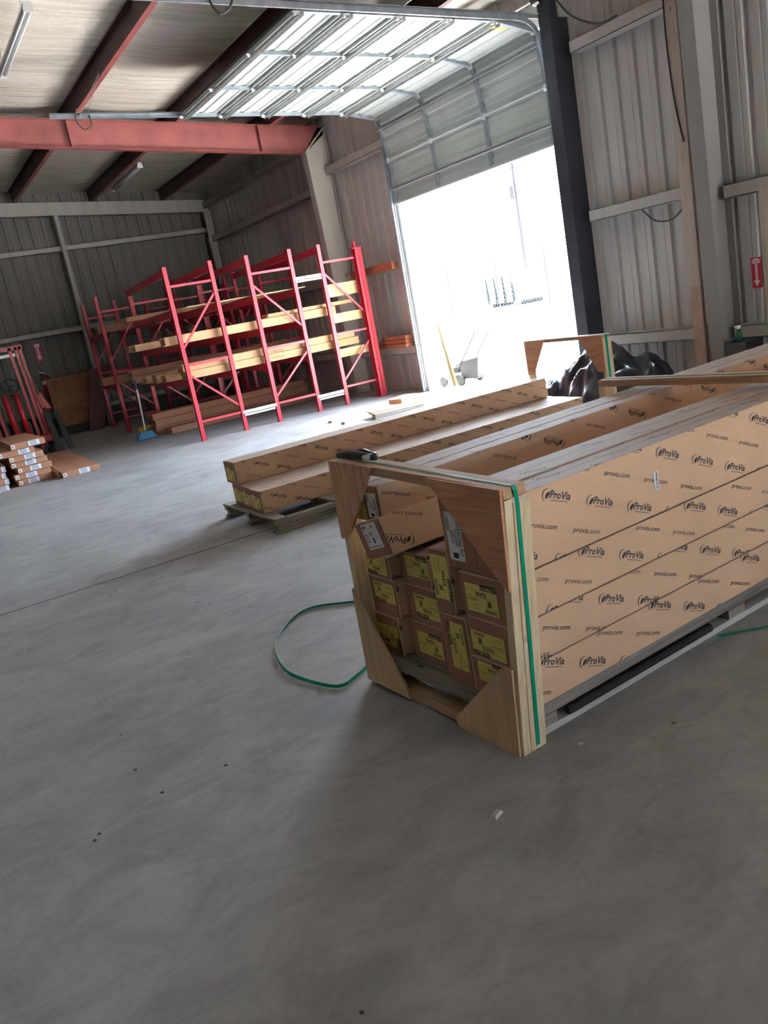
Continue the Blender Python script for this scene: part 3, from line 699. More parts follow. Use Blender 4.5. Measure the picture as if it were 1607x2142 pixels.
# ------------------------------------------------------------------ pallets
def long_pallet(name, label, L, W, z, loc, rz, slats, group=None, runner='oldw', base='lightw', ov=0, lip=False, nblk=None):
    t = thing(name, label, 'pallet', loc, rz, group)
    for v in (0, W/2-.045, W-.09):
        mb = MB(); mb.box((0, v+.005, .078), (L, v+.085, z-.019), runner); mb.build('stringer', t, bevel=.003)
        mb = MB(); mb.box((0, v-.0, 0), (L, v+.09, .030), base); mb.build('bottom_board', t, bevel=.003)
        n = nblk or int(L/.62)
        for i in range(n+1):
            x = .02+i*(L-.16)/n; mb = MB(); mb.box((x, v+.005, .0305), (x+.13, v+.085, .0775), 'oldw'); mb.build('block', t)
    if lip:
        mb = MB(); mb.box((-.09, .0, z-.028), (-.005, W-.03, z), 'oldy'); mb.build('slat', t, bevel=.002)
    for x in slats:
        mb = MB(); mb.box((x, -.0-ov, z-.0185), (x+.12, W+ov, z), 'oldy'); mb.build('slat', t, bevel=.002)
    return t
long_pallet('long_pallet', 'long weathered wooden pallet under the near crate of cartons', 4.1, 1.045, .165, (CO[0]+.097*math.cos(TH)-.045*math.sin(TH), CO[1]+.097*math.sin(TH)+.045*math.cos(TH), 0), TH, [.0, .13, .62, 1.1, 1.6, 2.1, 2.6, 3.1, 3.6, 3.95], lip=True, nblk=3)
long_pallet('long_pallet', 'long weathered wooden pallet under the farther cartons', 4.13, 1.27, .14, (2.62, 6.765, 0), 0, [.0, .62, 1.2, 1.8, 2.4, 3.0, 3.5, 4.0], base='oldw', ov=.02)

# ------------------------------------------------------------------ crate end frames
def end_frame(name, label, W, H, loc, rz, lean_r=0, lean_l=0, drop=0, gus=None, strap=False, group=None, low=True):
    """timber end frame in the local v (y), w (z) plane; front face at u = 0"""
    t = thing(name, label, 'crate frame', loc, rz, group)
    rt = Vector((0, -lean_r, H-drop)); rb = Vector((0, 0, 0)); lt = Vector((0, W+lean_l, H)); lb = Vector((0, W, 0.0))
    D = .09
    mb = MB()          # right post (camera side): two studs
    for u0, u1, m, dz in ((.0, .04, 'pinez', -.045), (.042, .125, 'pinez', -.062)):
        mb = MB(); mb.hexa([(u0, -.0, .0), (u1, -.0, .0), (u1, .04, .0), (u0, .04, .0), (u0, rt.y, rt.z+dz), (u1, rt.y, rt.z+dz), (u1, rt.y+.04, rt.z+dz), (u0, rt.y+.04, rt.z+dz)], m); mb.build('post', t, bevel=.003)
    mb = MB(); mb.hexa([(0, W-.04, .0), (D, W-.04, .0), (D, W, .0), (0, W, .0), (0, lt.y-.04, lt.z-.042), (D, lt.y-.04, lt.z-.042), (D, lt.y, lt.z-.042), (0, lt.y, lt.z-.042)], 'pinez'); mb.build('post', t, bevel=.003)
    mb = MB(); mb.hexa([(0, rt.y, rt.z-.042), (D+.02, rt.y, rt.z-.042), (D+.02, lt.y, lt.z-.04), (0, lt.y, lt.z-.04), (0, rt.y, rt.z), (D+.02, rt.y, rt.z), (D+.02, lt.y, lt.z), (0, lt.y, lt.z)], 'piney'); mb.build('top_chord', t, bevel=.003)
    if low:
        mb = MB(); mb.box((0, .041, .015), (.09, W-.041, .058), 'piney'); mb.build('bottom_chord', t, bevel=.003)
    for g, m in gus:
        mb = MB(); mb.prism([(-.0005, v, w_) for v, w_ in g], (-.012, 0, 0), m); mb.build('gusset', t)
    return t
fr = end_frame('crate_end_frame', 'timber end frame with plywood gussets on the front of the near crate', 1.10, 1.15, CO, TH, .112, -.035, .046,
    [([(1.064, 1.15), (.70, 1.137), (.99, .80), (1.072, .765), (1.082, .77)], 'plyk'),
     ([(.325, 1.118), (-.11, 1.104), (-.078, .712), (-.03, .75), (.268, 1.06)], 'ply'),
     ([(1.085, .506), (1.103, .02), (.742, .02), (.77, .09), (1.03, .44)], 'plyz'),
     ([(-.021, .385), (.012, .0), (.397, .0), (.40, .045), (.03, .385)], 'plyz')])
# splinters and the inner edge of the post
# mid and far frames
midf = end_frame('crate_mid_frame', 'timber cross frame with strap lying over the near cartons halfway along', 1.39, 1.105, (CO[0]+2.05*math.cos(TH)+.13*math.sin(TH), CO[1]+2.05*math.sin(TH)-.13*math.cos(TH), 0), TH, .0, 0, -.0, [], low=False)
farf = end_frame('crate_end_frame', 'empty timber end frame with gussets standing beyond the farther cartons', 1.30, 1.02, (6.82, 6.76, 0), 0, 0, 0, .0,
    [([(1.30, 1.02), (.93, 1.02), (1.18, .62), (1.30, .6)], 'ply'), ([(.37, 1.02), (.0, 1.02), (.0, .6), (.12, .62)], 'ply')])
# straps
def strap(name, label, pts, wid, m, ups, loc=(0, 0, 0), rz=0):
    mb = MB(); mb.strip(pts, wid, m, ups); o = mb.build(name); o.location = loc; o.rotation_euler = (0, 0, rz); return tag(o, label, 'strap')
mb = MB()
mb.strip([(.05, 1.02, 1.149), (.05, .5, 1.1295), (.05, -.112, 1.105)], .016, 'strapc', (0, 0, 1))
mb.strip([(.05, -.113, 1.106), (.052, -.119, 1.09), (.060, -.112, 1.035)], .018, 'strap', (0, -1, 0))
mb.strip([(.060, -.112, 1.036), (.07, -.062, .55), (.078, -.004, .02)], .018, 'strap', (0, -1, -.1))
o = mb.build('strapping_band'); o.location = CO; o.rotation_euler = (0, 0, TH); tag(o, 'green strapping band over the top and down the post of the near crate', 'strap')
mb = MB(); mb.strip([(.05, 1.25, 1.106), (.05, -.12, 1.106)], .016, 'strap', (0, 0, 1)); mb.strip([(.05, -.132, 1.10), (.05, -.132, .05)], .016, 'strap', (0, -1, 0))
o = mb.build('strapping_band'); o.location = (CO[0]+2.05*math.cos(TH), CO[1]+2.05*math.sin(TH), 0); o.rotation_euler = (0, 0, TH); tag(o, 'green strapping band along the middle cross frame', 'strap')
mb = MB(); mb.strip([(6.87, 8.04, 1.021), (6.87, 6.76, 1.021)], .018, 'strap', (0, 0, 1)); mb.strip([(6.87, 6.757, 1.02), (6.87, 6.757, .03)], .03, 'strap', (0, -1, 0))
tag(mb.build('strapping_band'), 'green strapping band on the empty far end frame', 'strap')
# loose strap loop on the floor (standing on edge)
loop = [(2.34, 4.50, .03), (2.20, 4.55, .03), (1.99, 4.72, .035), (1.83, 4.70, .03), (1.62, 4.50, .03), (1.50, 4.30, .03), (1.43, 4.05, .03), (1.43, 3.84, .03), (1.52, 3.57, .03), (1.66, 3.60, .03), (1.76, 3.66, .03), (1.84, 3.72, .03)]
def smooth(pts, n=5):
    o = []; P = [Vector(p) for p in pts]
    for i in range(len(P)-1):
        a, b, c, d = P[max(i-1, 0)], P[i], P[i+1], P[min(i+2, len(P)-1)]
        for k_ in range(n):
            t = k_/n; o.append(.5*((2*b)+(c-a)*t+(2*a-5*b+4*c-d)*t*t+(3*b-a-3*c+d)*t**3))
    o.append(P[-1]); return o
mb = MB(); sp = smooth(loop)
ups = []
for i, p in enumerate(sp):
    t_ = (sp[min(i+1, len(sp)-1)]-sp[max(i-1, 0)]).normalized(); side_ = t_.cross(Vector((0, 0, 1))); ups.append(side_*.9+Vector((0, 0, .45)))
for p in sp: p.z = .0095
mb.strip(sp, .018, 'strap', ups); tag(mb.build('loose_strap'), 'loose green strap curling on the floor left of the near crate', 'strap')
mb = MB(); mb.strip([(3.02, 2.48, .004), (3.3, 2.33, .004), (3.7, 2.05, .004), (4.2, 1.9, .004)], .018, 'strap', (0, 0, 1)); tag(mb.build('loose_strap'), 'green strap end on the floor at the right edge beside the near crate', 'strap')
# black plastic clamp cover on top-left of the frame
cl = thing('strap_tensioner', 'black strap tensioner lying on the left corner of the near crate top', 'tool', (CO[0], CO[1], 0), TH)
mb = MB(); mb.tube([(.03, 1.03, 1.165), (.04, .95, 1.172), (.05, .84, 1.165), (.06, .76, 1.158)], [.014, .022, .02, .010], 'blackp', 10); mb.tube([(.07, 1.0, 1.17), (.075, .88, 1.185), (.07, .78, 1.17)], [.006, .01, .006], 'blackp', 8); mb.build('lever_body', cl, True)
mb = MB(); mb.tube([(.02, .80, 1.162), (.09, .80, 1.162)], .016, 'galvd', 10); mb.build('spindle', cl, True)

# corrugated black pipe under the crate
mb = MB(); pts = []; rr = []
for i in range(130):
    x = .30+i*.0075; pts.append((x, .045, .0525)); rr.append(.0215 if i % 2 else .016)
mb.tube(pts, rr, 'dk', 10); o = mb.build('corrugated_pipe', None, False); o.location = CO; o.rotation_euler = (0, 0, TH); tag(o, 'black corrugated pipe lying under the near pallet', 'pipe')

# farther cartons on the second pallet
G2 = 'long printed cartons on the farther pallet'
carton('long_carton', 'single carton on top of the farther stack', 'carton', rect(7.68, 7.98, .352, .575), 2.70, 6.74, G2, side=(.2, .16), topp=(.2, .1), ends=lambda F: yellow_label(F, .05, .03, .2, .13, 0))
for (a, b, x0, lab, s) in ((7.085, 7.355, 2.67, 'nearest carton of the lower row on the farther pallet', (.1, .14)), (7.36, 7.63, 2.69, 'middle carton of the lower row on the farther pallet', None), (7.635, 7.90, 2.71, 'farthest carton of the lower row under the top one', None)):
    carton('long_carton', lab, 'carton', rect(a, b, .141, .35), x0, x0+4.06, G2, side=s, topp=(.25, .08), ends=lambda F: yellow_label(F, .03, .03, .2, .13, 0))

# ------------------------------------------------------------------ pallet racking
BD = R2(5.2)     # the bays run slightly askew
def rack(label, w, fronts, levels, cross_m='rack', spacer=(), loc=(0, 0, 0), rz=0, dir_=-BD, bay=3.75, nb=1, right_plain=False, mirror=False):
    t = thing('pallet_rack', label, 'rack', loc, rz, 'red pallet racks')
    dx, dy = math.sin(-dir_), math.cos(-dir_)
    for b in range(nb+1):
        ox, oy = dx*bay*b, dy*bay*b
        f = MB(); f.box((ox, oy, 0), (ox+.01, oy+.01, .01), 'rack')
        fr_ = thing('upright_frame', None, None); fr_.parent = t
        for k_, x in enumerate((0, w-.075)):
            plain = right_plain and k_ == 1 and b == 0
            mb = MB(); H = 3.03
            if plain:
                H = 2.86
                mb.box((ox+x-.04, oy-.06, .012), (ox+x+.10, oy-.05, H), 'rack'); mb.box((ox+x+.02, oy-.06, .012), (ox+x+.03, oy+.09, H), 'rack'); mb.box((ox+x-.04, oy+.08, .012), (ox+x+.10, oy+.09, H), 'rack')
                mb.box((ox+x-.1, oy-.1, 0), (ox+x+.14, oy+.13, .012), 'rackd'); mb.box((ox+x-.1, oy-.08, H), (ox+x+.12, oy+.1, H+.012), 'rackd'); mb.tube([(ox+x-.0, oy, H+.01), (ox+x-.0, oy, H+.13)], .035, 'rackd', 10)
                mb.build('post', fr_); continue
            mb.box((ox+x, oy, 0.006), (ox+x+.075, oy+.004, H), 'rack'); mb.box((ox+x, oy, .006), (ox+x+.004, oy+.07, H), 'rack'); mb.box((ox+x+.071, oy, .006), (ox+x+.075, oy+.07, H), 'rack')
            mb.box((ox+x-.02, oy-.02, 0), (ox+x+.095, oy+.09, .006), 'rackd')
            for i in range(int(H/.0508)-1):
                z = .07+i*.0508
                # slots on the web facing the aisle side and on the flank
                mb.poly([(ox+x+.030, oy-.0006, z), (ox+x+.045, oy-.0006, z+.004), (ox+x+.041, oy-.0006, z+.02), (ox+x+.033, oy-.0006, z+.018)], 'hole')
                mb.poly([(ox+x-.0006, oy+.046, z), (ox+x-.0006, oy+.03, z+.004), (ox+x-.0006, oy+.034, z+.026), (ox+x-.0006, oy+.044, z+.024)], 'hole')
            mb.build('post', fr_)
        zs = [.34, 1.35, 2.70]
        for z in zs:
            mb = MB(); mb.box((ox+.06, oy+.012, z-.02), (ox+w-.06, oy+.045, z+.02), 'rack'); mb.build('brace', fr_)
        zz = [(.46, 1.17), (1.64, 2.50)]
        up0 = mirror
        for i, (a, c) in enumerate(zz):
            A = (.06, w-.06) if (i % 2 == (0 if up0 else 1)) else (w-.06, .06)
            mb = MB(); mb.beam((ox+A[0], oy+.03, a), (ox+A[1], oy+.03, c), .035, .03, 'rack', (0, 1, 0)); mb.build('brace', fr_)
    for b in range(nb):
        for lv in levels:
            for x in (0.005, w-.05):
                if right_plain and x > .1: continue
                mb = MB(); a = Vector((dx*bay*b+x, dy*bay*b+.075, lv)); c = Vector((dx*bay*(b+1)+x, dy*bay*(b+1), lv))
                s = .045
                mb.hexa([a+Vector((0, 0, -.13)), a+Vector((s, 0, -.13)), c+Vector((s, 0, -.13)), c+Vector((0, 0, -.13)), a, a+Vector((s, 0, 0)), c+Vector((s, 0, 0)), c], 'rackd')
                mb.build('beam', t, bevel=.003)
    for (z, x1) in spacer:
        mb = MB(); mb.box((w-.045, -.008, z), (x1, -.002, z+.055), 'zinc'); mb.box((w-.02, -.008, z-.045), (x1-.04, -.002, z-.012), 'zinc'); mb.build('row_spacer', t)
    return t
LV = (3.0, 2.32, 1.73, 1.10)
rack('red pallet rack at the left front, nearest to the floor lane', .905, 0, LV, spacer=((.30, .66+.9-.02),), loc=(4.63, 14.49, 0))
rack('middle red pallet rack of the front row', .935, 0, LV, spacer=((2.46, 1.50), (.25, 1.50)), loc=(6.155, 14.49, 0), mirror=True)
rack('right red pallet rack of the front row with a solid end post beside the door', .88, 0, LV[:1], loc=(7.62, 14.47, 0), right_plain=True, mirror=True)
LB = (2.25, 1.10)
rack('dim red pallet rack at the rear left by the plywood sheets', .84, 0, LB, loc=(4.52, 19.3, 0), bay=2.4)
rack('dim red pallet rack at the rear behind the middle rack', .90, 0, LB, loc=(6.15, 19.4, 0), bay=2.7, mirror=True)
rack('dim red pallet rack in the rear right corner', .80, 0, LB, loc=(7.6, 19.4, 0), bay=2.7)

# stock lying across the racks
def pack(label, y0, z0, x0, x1, w, h, m='cardr', text=None, name='siding_carton', cat='carton', rz=0, group='long tan cartons on the racks', bands=True, flap=True):
    t = thing(name, label, cat, (x0, y0, z0), rz, group); L = x1-x0
    mb = MB(); mb.box((0, 0, .002), (L, w, h), m); mb.build('carton', t, bevel=.006)
    if bands:
        mb = MB()
        for i in range(1, int(L/.45)): mb.box((i*.45, -.001, .004), (i*.45+.004, 0, h-.002), 'cardd')
        mb.box((0, -.0012, h*.48), (L, 0, h*.50), 'cardd'); mb.build('fold_lines', t)
    if flap:
        mb = MB(); mb.hexa([(-.05, .0, .01), (0, 0, .01), (0, w, .01), (-.05, w, .01), (-.045, 0, .016), (0, 0, .016), (0, w, .016), (-.045, w, .016)], m); mb.hexa([(-.02, .01, h-.05), (0, .01, h-.01), (0, w, h-.01), (-.02, w, h-.05), (-.02, .01, h-.045), (0, .01, h-.004), (0, w, h-.004), (-.02, w, h-.045)], m); mb.build('end_flap', t)
    if text:
        mb = MB(); F = Face2(mb, (0, 0, 0), (1, 0, 0), (0, 0, 1), L, h, .002)
        for x, y in text: F.text('Lifestyle', x, y, .055, 0, 'ink', -.004, 0, .27)
        mb.build('printing', t)
    return t
pack('tan carton printed with a word, lower of two at the front of the racks', 14.60, 1.102, 4.66, 8.22, .30, .14, text=[(1.66, .05)])
pack('tan carton printed with a word, upper of two at the front of the racks', 14.62, 1.244, 4.62, 8.16, .30, .13, text=[(1.72, .015)])
pack('long tan carton on the third rack level, front one', 14.62, 1.732, 4.42, 7.85, .28, .155)
pack('long tan carton lying on the third level at the right end', 14.66, 1.89, 6.45, 8.3, .26, .07)
pack('tan carton on the third level sticking out to the left', 15.6, 1.732, 4.15, 7.4, .28, .13)
pack('long carton on the third level farther back', 17.0, 1.732, 4.4, 8.0, .3, .13, 'cardd')
pack('tan carton on the second level farther back, left end bent', 17.2, 2.322, 4.55, 7.6, .3, .10, 'cardd')
pack('drooping brown carton on the rear rack second level', 19.6, 2.252, 4.5, 7.8, .28, .16, 'cardd')
pack('carton with crumpled flaps on the lower rack level, middle row', 15.2, 1.102, 4.45, 7.9, .26, .13)
pack('carton on the lower rack level third from the front', 15.6, 1.102, 4.40, 7.9, .28, .15)
pack('carton on the lower rack level fourth from the front', 16.3, 1.102, 4.40, 7.9, .28, .14)
pack('carton on the lower rack level at the back, sticking out left', 17.4, 1.102, 4.42, 8.0, .28, .15, 'cardd')
pack('carton lying on top at the back of the lower rack level', 17.45, 1.255, 4.45, 8.0, .28, .13, 'cardd')
pack('rear rack carton on the lower level', 19.8, 1.102, 4.35, 8.0, .3, .18, 'cardd')
for i, (y, z, x0, x1, h) in enumerate(((16.85, 0, 4.80, 8.3, .13), (17.3, 0, 4.62, 8.2, .15), (17.32, .152, 4.64, 8.2, .15), (17.36, .304, 4.62, 8.15, .13))):
    pack(['front carton on the floor under the racks', 'lowest carton of the floor pile under the racks', 'middle carton of the floor pile under the racks', 'topmost carton of the floor pile under the racks'][i], y, z, x0, x1, .36, h, 'cardd', group='long cartons on the floor under the racks')
# thin sheet on the second level, lumber at the right
mb = MB(); mb.box((4.95, 14.62, 2.322), (7.3, 15.2, 2.334), 'pine'); tag(mb.build('plywood_sheet'), 'thin plywood sheet on the second rack level', 'plywood')
for (z0, z1, lab) in ((2.05, 2.29, 'wide pine board on the right rack, topmost of three'), (1.56, 1.735, 'pine board on the right rack, middle of three'), (.90, 1.06, 'pine board on the right rack, lowest of three')):
    mb = MB(); mb.box((7.72, 14.60, z0), (8.50, 14.64, z1), 'pine'); tag(mb.build('pine_board', bevel=.003), lab, 'board', 'pine boards across the right rack')
# orange boards on the girts beside the door
for i, (z, y0, y1, lab) in enumerate(((2.30+.02, 13.7, 15.3, 'stained orange board resting on the middle girt left of the door'),)):
    mb = MB(); mb.box((8.70, y0, z+.02), (8.845, y1, z+.16), 'orangew'); tag(mb.build('stained_board'), lab, 'board')
for i in range(3):
    mb = MB(); mb.box((8.68+.01*i, 13.66, .885+i*.075), (8.84, 14.75-.1*i, .953+i*.075), 'orangew'); tag(mb.build('stained_board'), ['lowest', 'middle', 'topmost'][i]+' of the three stained boards on the low girt left of the door', 'board', 'stained boards on the low girt')

# ------------------------------------------------------------------ broom, yellow tube, sheets, far left corner
br = thing('push_broom', 'broom with white handle and blue head leaning on the racks', 'broom', (4.34, 17.1, 0))
mb = MB(); mb.tube([(0, .02, .17), (.05, .05, .95), (.055, .06, 1.2)], .017, 'lamp', 10); mb.build('handle', br, True)
mb = MB(); mb.hexa([(-.22, -.05, .0), (.22, -.05, .0), (.22, .07, .0), (-.22, .07, .0), (-.12, -.03, .16), (.12, -.03, .16), (.12, .05, .16), (-.12, .05, .16)], 'blue'); mb.build('bristle_head', br, bevel=.02)
mb = MB(); mb.tube([(.052, .055, 1.0), (.056, .06, 1.22)], .02, 'blue', 10); mb.build('grip', br, True)
mb = MB(); mb.tube([(4.55, 18.5, .07), (5.6, 18.5, .07)], .07, 'yellow', 12); tag(mb.build('yellow_bar'), 'yellow guard bar low beside the broom', 'bar')
mb = MB(); mb.box((0, 0, 0), (1.15, .02, 1.25), 'osb'); o = mb.build('plywood_sheet'); o.location = (3.62, 22.45, .22); o.rotation_euler = (R2(-9), 0, 0); tag(o, 'orange-brown plywood sheet leaning on the back wall', 'plywood')
mb = MB(); mb.hexa([(0, 0, 0), (.36, 0, 0), (.36, .03, 0), (0, .03, 0), (.42, .25, 1.5), (.98, .25, 1.5), (.98, .28, 1.5), (.42, .28, 1.5)], 'brn'); o = mb.build('hardboard_sheet'); o.location = (4.22, 22.0, 0); tag(o, 'dark brown sheet leaning beside the orange-brown plywood', 'board')
mb = MB(); mb.box((3.55, 22.4, 0), (4.8, 22.6, .2), 'dk'); tag(mb.build('timber_sleeper'), 'dark low timber under the leaning plywood', 'timber')

def arrow_sign(name, label, loc, rz, w=.11, h=.34, words=True):
    t = thing(name, label, 'sign', loc, rz)
    mb = MB(); mb.box((-w/2, 0, 0), (w/2, .003, h), 'signr'); mb.build('plate', t)
    mb = MB(); F = Face2(mb, (-w/2, 0, 0), (1, 0, 0), (0, 0, 1), w, h, .0015)
    F.put([(w*.5, h*.04), (w*.85, h*.26), (w*.64, h*.24), (w*.64, h*.78), (w*.36, h*.78), (w*.36, h*.24), (w*.15, h*.26)], 'signw')
    F.put([(w*.12, h*.80), (w*.88, h*.80), (w*.88, h*.94), (w*.5, h*.97), (w*.12, h*.94)], 'signw')
    F.off = .0025; F.text('FIRE', w*.2, h*.83, h*.08, 0, 'signr', .01, 0, w*.6)
    F.text('EXTINGUISHER', w*.56, h*.27, w*.12, math.pi/2, 'signr', 0, 0, h*.48)
    mb.build('lettering', t); return t
arrow_sign('fire_extinguisher_sign', 'small red sign with white down arrow on the wall at the right edge', (9.045, 6.41, 1.15), -math.pi/2, .13, .35)
arrow_sign('fire_extinguisher_sign', 'red sign with white down arrow on the dim back wall', (3.73, 23.19, 1.93), 0, .16, .45)
fe = thing('fire_extinguisher', 'red fire extinguisher hanging on the dim back wall', 'fire extinguisher', (3.69, 23.1, 1.03))
mb = MB(); mb.tube([(0, 0, 0), (0, 0, .04), (0, 0, .44), (0, 0, .5), (0, 0, .52)], [.06, .085, .085, .05, .03], 'redp', 16); mb.build('cylinder', fe, True)
mb = MB(); mb.tube([(0, 0, .3), (0, 0, .4)], .0865, 'signw', 16, cap=False); mb.build('paper_label', fe)
mb = MB(); mb.beam((-.1, 0, .58), (.05, 0, .56), .03, .02, 'dk'); mb.beam((-.09, 0, .63), (.04, 0, .58), .03, .02, 'galv'); mb.build('lever', fe)
mb = MB(); mb.tube(smooth([(.03, 0, .54), (.12, 0, .45), (.11, 0, .2), (.09, 0, .1)]), .012, 'dk', 8); mb.build('hose', fe, True)

# pallet stacker
fl = thing('stacker_truck', 'red mast lift truck parked at the left edge near the back wall', 'lift truck', (2.30, 19.0, 0))
for x, m in ((-.42, 'rack'), (-.30, 'rackd'), (.30, 'rackd'), (.42, 'rack'), (.50, 'rackd')):
    mb = MB(); lean = .12
    mb.hexa([(x, 0, .12), (x+.06, 0, .12), (x+.06, .1, .12), (x, .1, .12), (x-lean, 0, 2.28), (x-lean+.06, 0, 2.28), (x-lean+.06, .1, 2.28), (x-lean, .1, 2.28)], 'redp'); mb.build('mast_rail', fl)
mb = MB(); mb.box((-.60, .0, 2.22), (.46, .1, 2.31), 'redp'); mb.build('mast_crossbar', fl)
mb = MB(); mb.box((-.52, .02, 2.10), (.30, .08, 2.16), 'galvd'); mb.build('mast_crossbar', fl)
mb = MB(); mb.box((-.5, -.15, .25), (.55, .6, .42), 'redp'); mb.box((-.45, .2, .42), (.5, .75, .75), 'blackp'); mb.build('chassis', fl, bevel=.02)
for x in (-.1, .12):
    mb = MB(); mb.tube([(x, -.08, .42), (x-.05, -.08, 1.35)], .06, 'redp', 12); mb.build('lift_cylinder', fl, True)
mb = MB()
ring = [(.0+.17*math.cos(a), -.2+.05*math.sin(a), 1.52+.15*math.sin(a)) for a in [i*math.pi/8 for i in range(16)]]
mb.tube(ring, .018, 'dk', 8, closed=True); mb.tube([(.0, -.15, 1.3), (0, -.2, 1.52)], .025, 'dk', 8)
for a in (0, 2.1, 4.2): mb.tube([(0, -.2, 1.52), (.17*math.cos(a), -.2+.05*math.sin(a), 1.52+.15*math.sin(a))], .01, 'dk', 6)
mb.build('steering_wheel', fl, True)
mb = MB(); mb.hexa([(.50, -.02, .95), (.72, -.02, .9), (.72, .2, .9), (.50, .2, .95), (.46, -.02, 1.25), (.58, -.02, 1.28), (.58, .2, 1.28), (.46, .2, 1.25)], 'redp'); mb.build('shroud', fl, bevel=.02)
for x in (.55, .75):
    mb = MB(); mb.hexa([(x, -.5, .03), (x+.12, -.5, .03), (x+.12, -.45, .03), (x, -.45, .03), (x-.05, -.1, .85), (x+.05, -.1, .85), (x+.05, -.05, .85), (x-.05, -.05, .85)], 'dk'); mb.build('fork', fl)
for x in (-.4, .5):
    mb = MB(); mb.tube([(x-.06, .1, .14), (x+.06, .1, .14)], .14, 'dk', 16); mb.build('wheel', fl, True)
mb = MB(); mb.tube(smooth([(.36, -.1, 1.9), (.48, -.1, 1.5), (.56, -.1, 1.1), (.6, -.1, .95)]), .008, 'pine', 6); tag(mb.build('cord', fl), 'pale yellow cord')

# flat cartons stacked at the left
def flat(label, x, y, z, w=.56, L=2.0, h=.10, rz=0, sag=0, labx=.24, group='flat cartons stacked at the left edge', open_=False):
    t = thing('flat_carton', label, 'carton', (x, y, z), rz, group)
    mb = MB(); mb.box((0, 0, .001), (w, L, h), 'cardd'); mb.build('carton', t, bevel=.006)
    mb = MB(); F = Face2(mb, (0, 0, 0), (1, 0, 0), (0, 0, 1), w, h, .002)
    F.rect(.015, .022, .07, .078, 'white', 0); F.rect(.03, .036, .05, .06, 'ink', .001)
    F.rect(labx, .012, labx+.17, h-.008, 'lab', 0)
    for i in range(4): F.rect(labx+.02, .022+i*.018, labx+.14-.02*(i % 2), .030+i*.018, 'ink', .001)
    mb.build('end_label', t)
    mb = MB(); F = Face2(mb, (0, 0, h), (1, 0, 0), (0, 1, 0), w, L, .002)
    F.rect(w/2-.002, 0, w/2+.002, L, 'cardin'); F.off = .001; mb.build('seam', t)
    return t
zz_ = [(1.53, 14.6), (1.50, 14.62), (1.57, 14.6), (1.50, 14.64), (1.49, 14.6), (1.34, 14.58), (1.56, 14.55)]
nm = ['lowest', 'second from the bottom', 'third from the bottom', 'fourth from the bottom', 'fifth from the bottom', 'sixth, pushed left', 'topmost, pushed right']
zc = 0
for i, (x, y) in enumerate(zz_):
    flat('flat brown carton, %s of the tall stack near the left edge' % nm[i], x-.03, y+.02, zc, .54+.03*(i % 2), 2.0, .098, 0, labx=(.16 if i != 5 else .22)+.02*i); zc += .0995
for i in range(4): flat('flat brown carton cut by the left edge, %s of its stack' % ['lowest', 'second', 'third', 'topmost'][i], .78+.02*(i % 2), 14.45, i*.1, .56, 1.9, .098, labx=.5 if i else .38)
flat('flat carton with torn corner lying open on the floor beside the stack', 2.13, 14.25, 0, .60, 3.6, .10, R2(-2), labx=.27)
mb = MB(); mb.hexa([(2.085, 14.32, .004), (2.10, 14.30, .004), (2.11, 17.6, .004), (2.07, 17.6, .004), (2.08, 14.36, .12), (2.09, 14.36, .12), (2.08, 17.6, .12), (2.06, 17.6, .12)], 'cardd'); tag(mb.build('carton_flap'), 'torn loose flap between the stack and the open flat carton', 'cardboard')

# ------------------------------------------------------------------ lumber scraps by the door
def plank(label, a, b, w, h, m='pine', name='lumber_scrap', up=(0, 0, 1)):
    A = Vector(a); B = Vector(b); L = (B-A).length; mb = MB(); mb.box((0, -w/2, 0), (L, w/2, h), m)
    o = mb.build(name, bevel=.002); d = B-A; o.location = A; o.rotation_euler = (0, -math.atan2(d.z, math.hypot(d.x, d.y)), math.atan2(d.y, d.x))
    return tag(o, label, 'lumber', 'lumber scraps on the floor by the door')
plank('long thin pine stick reaching farthest left', (6.26, 12.62, .001), (7.75, 13.35, .001), .07, .038)
plank('second thin pine stick beside the first', (6.22, 12.08, .001), (7.55, 12.75, .001), .07, .038)
plank('short thick block of dark timber in front of the scraps', (6.62, 11.75, .001), (7.45, 11.55, .001), .2, .09, 'oldw')
plank('flat pale board lying on the block', (6.66, 11.95, .091), (7.55, 11.75, .091), .32, .02)
plank('short tan chunk on top of the scraps', (7.25, 12.05, .112), (7.70, 12.25, .112), .26, .08, 'orangew' if 0 else 'ply')
plank('greenish flat board beside the block', (7.5, 11.55, .001), (8.3, 12.0, .001), .3, .03, 'lightw')
plank('wide pale plywood offcut close to the doorway', (7.4, 12.7, .001), (8.5, 12.85, .001), .4, .015, 'plyz')
plank('weathered slat between the scraps', (6.95, 12.35, .041), (7.8, 12.5, .041), .12, .03, 'oldw')
plank('pale board pointing at the doorway', (7.7, 12.2, .001), (8.55, 12.5, .001), .22, .02)
mb = MB(); mb.strip(smooth([(7.6, 11.9, .1), (7.9, 12.1, .12), (8.1, 12.2, .06), (8.3, 12.35, .04)]), .02, 'strap', (0, 0, 1)); tag(mb.build('loose_strap'), 'green strap scrap on the lumber by the door', 'strap')

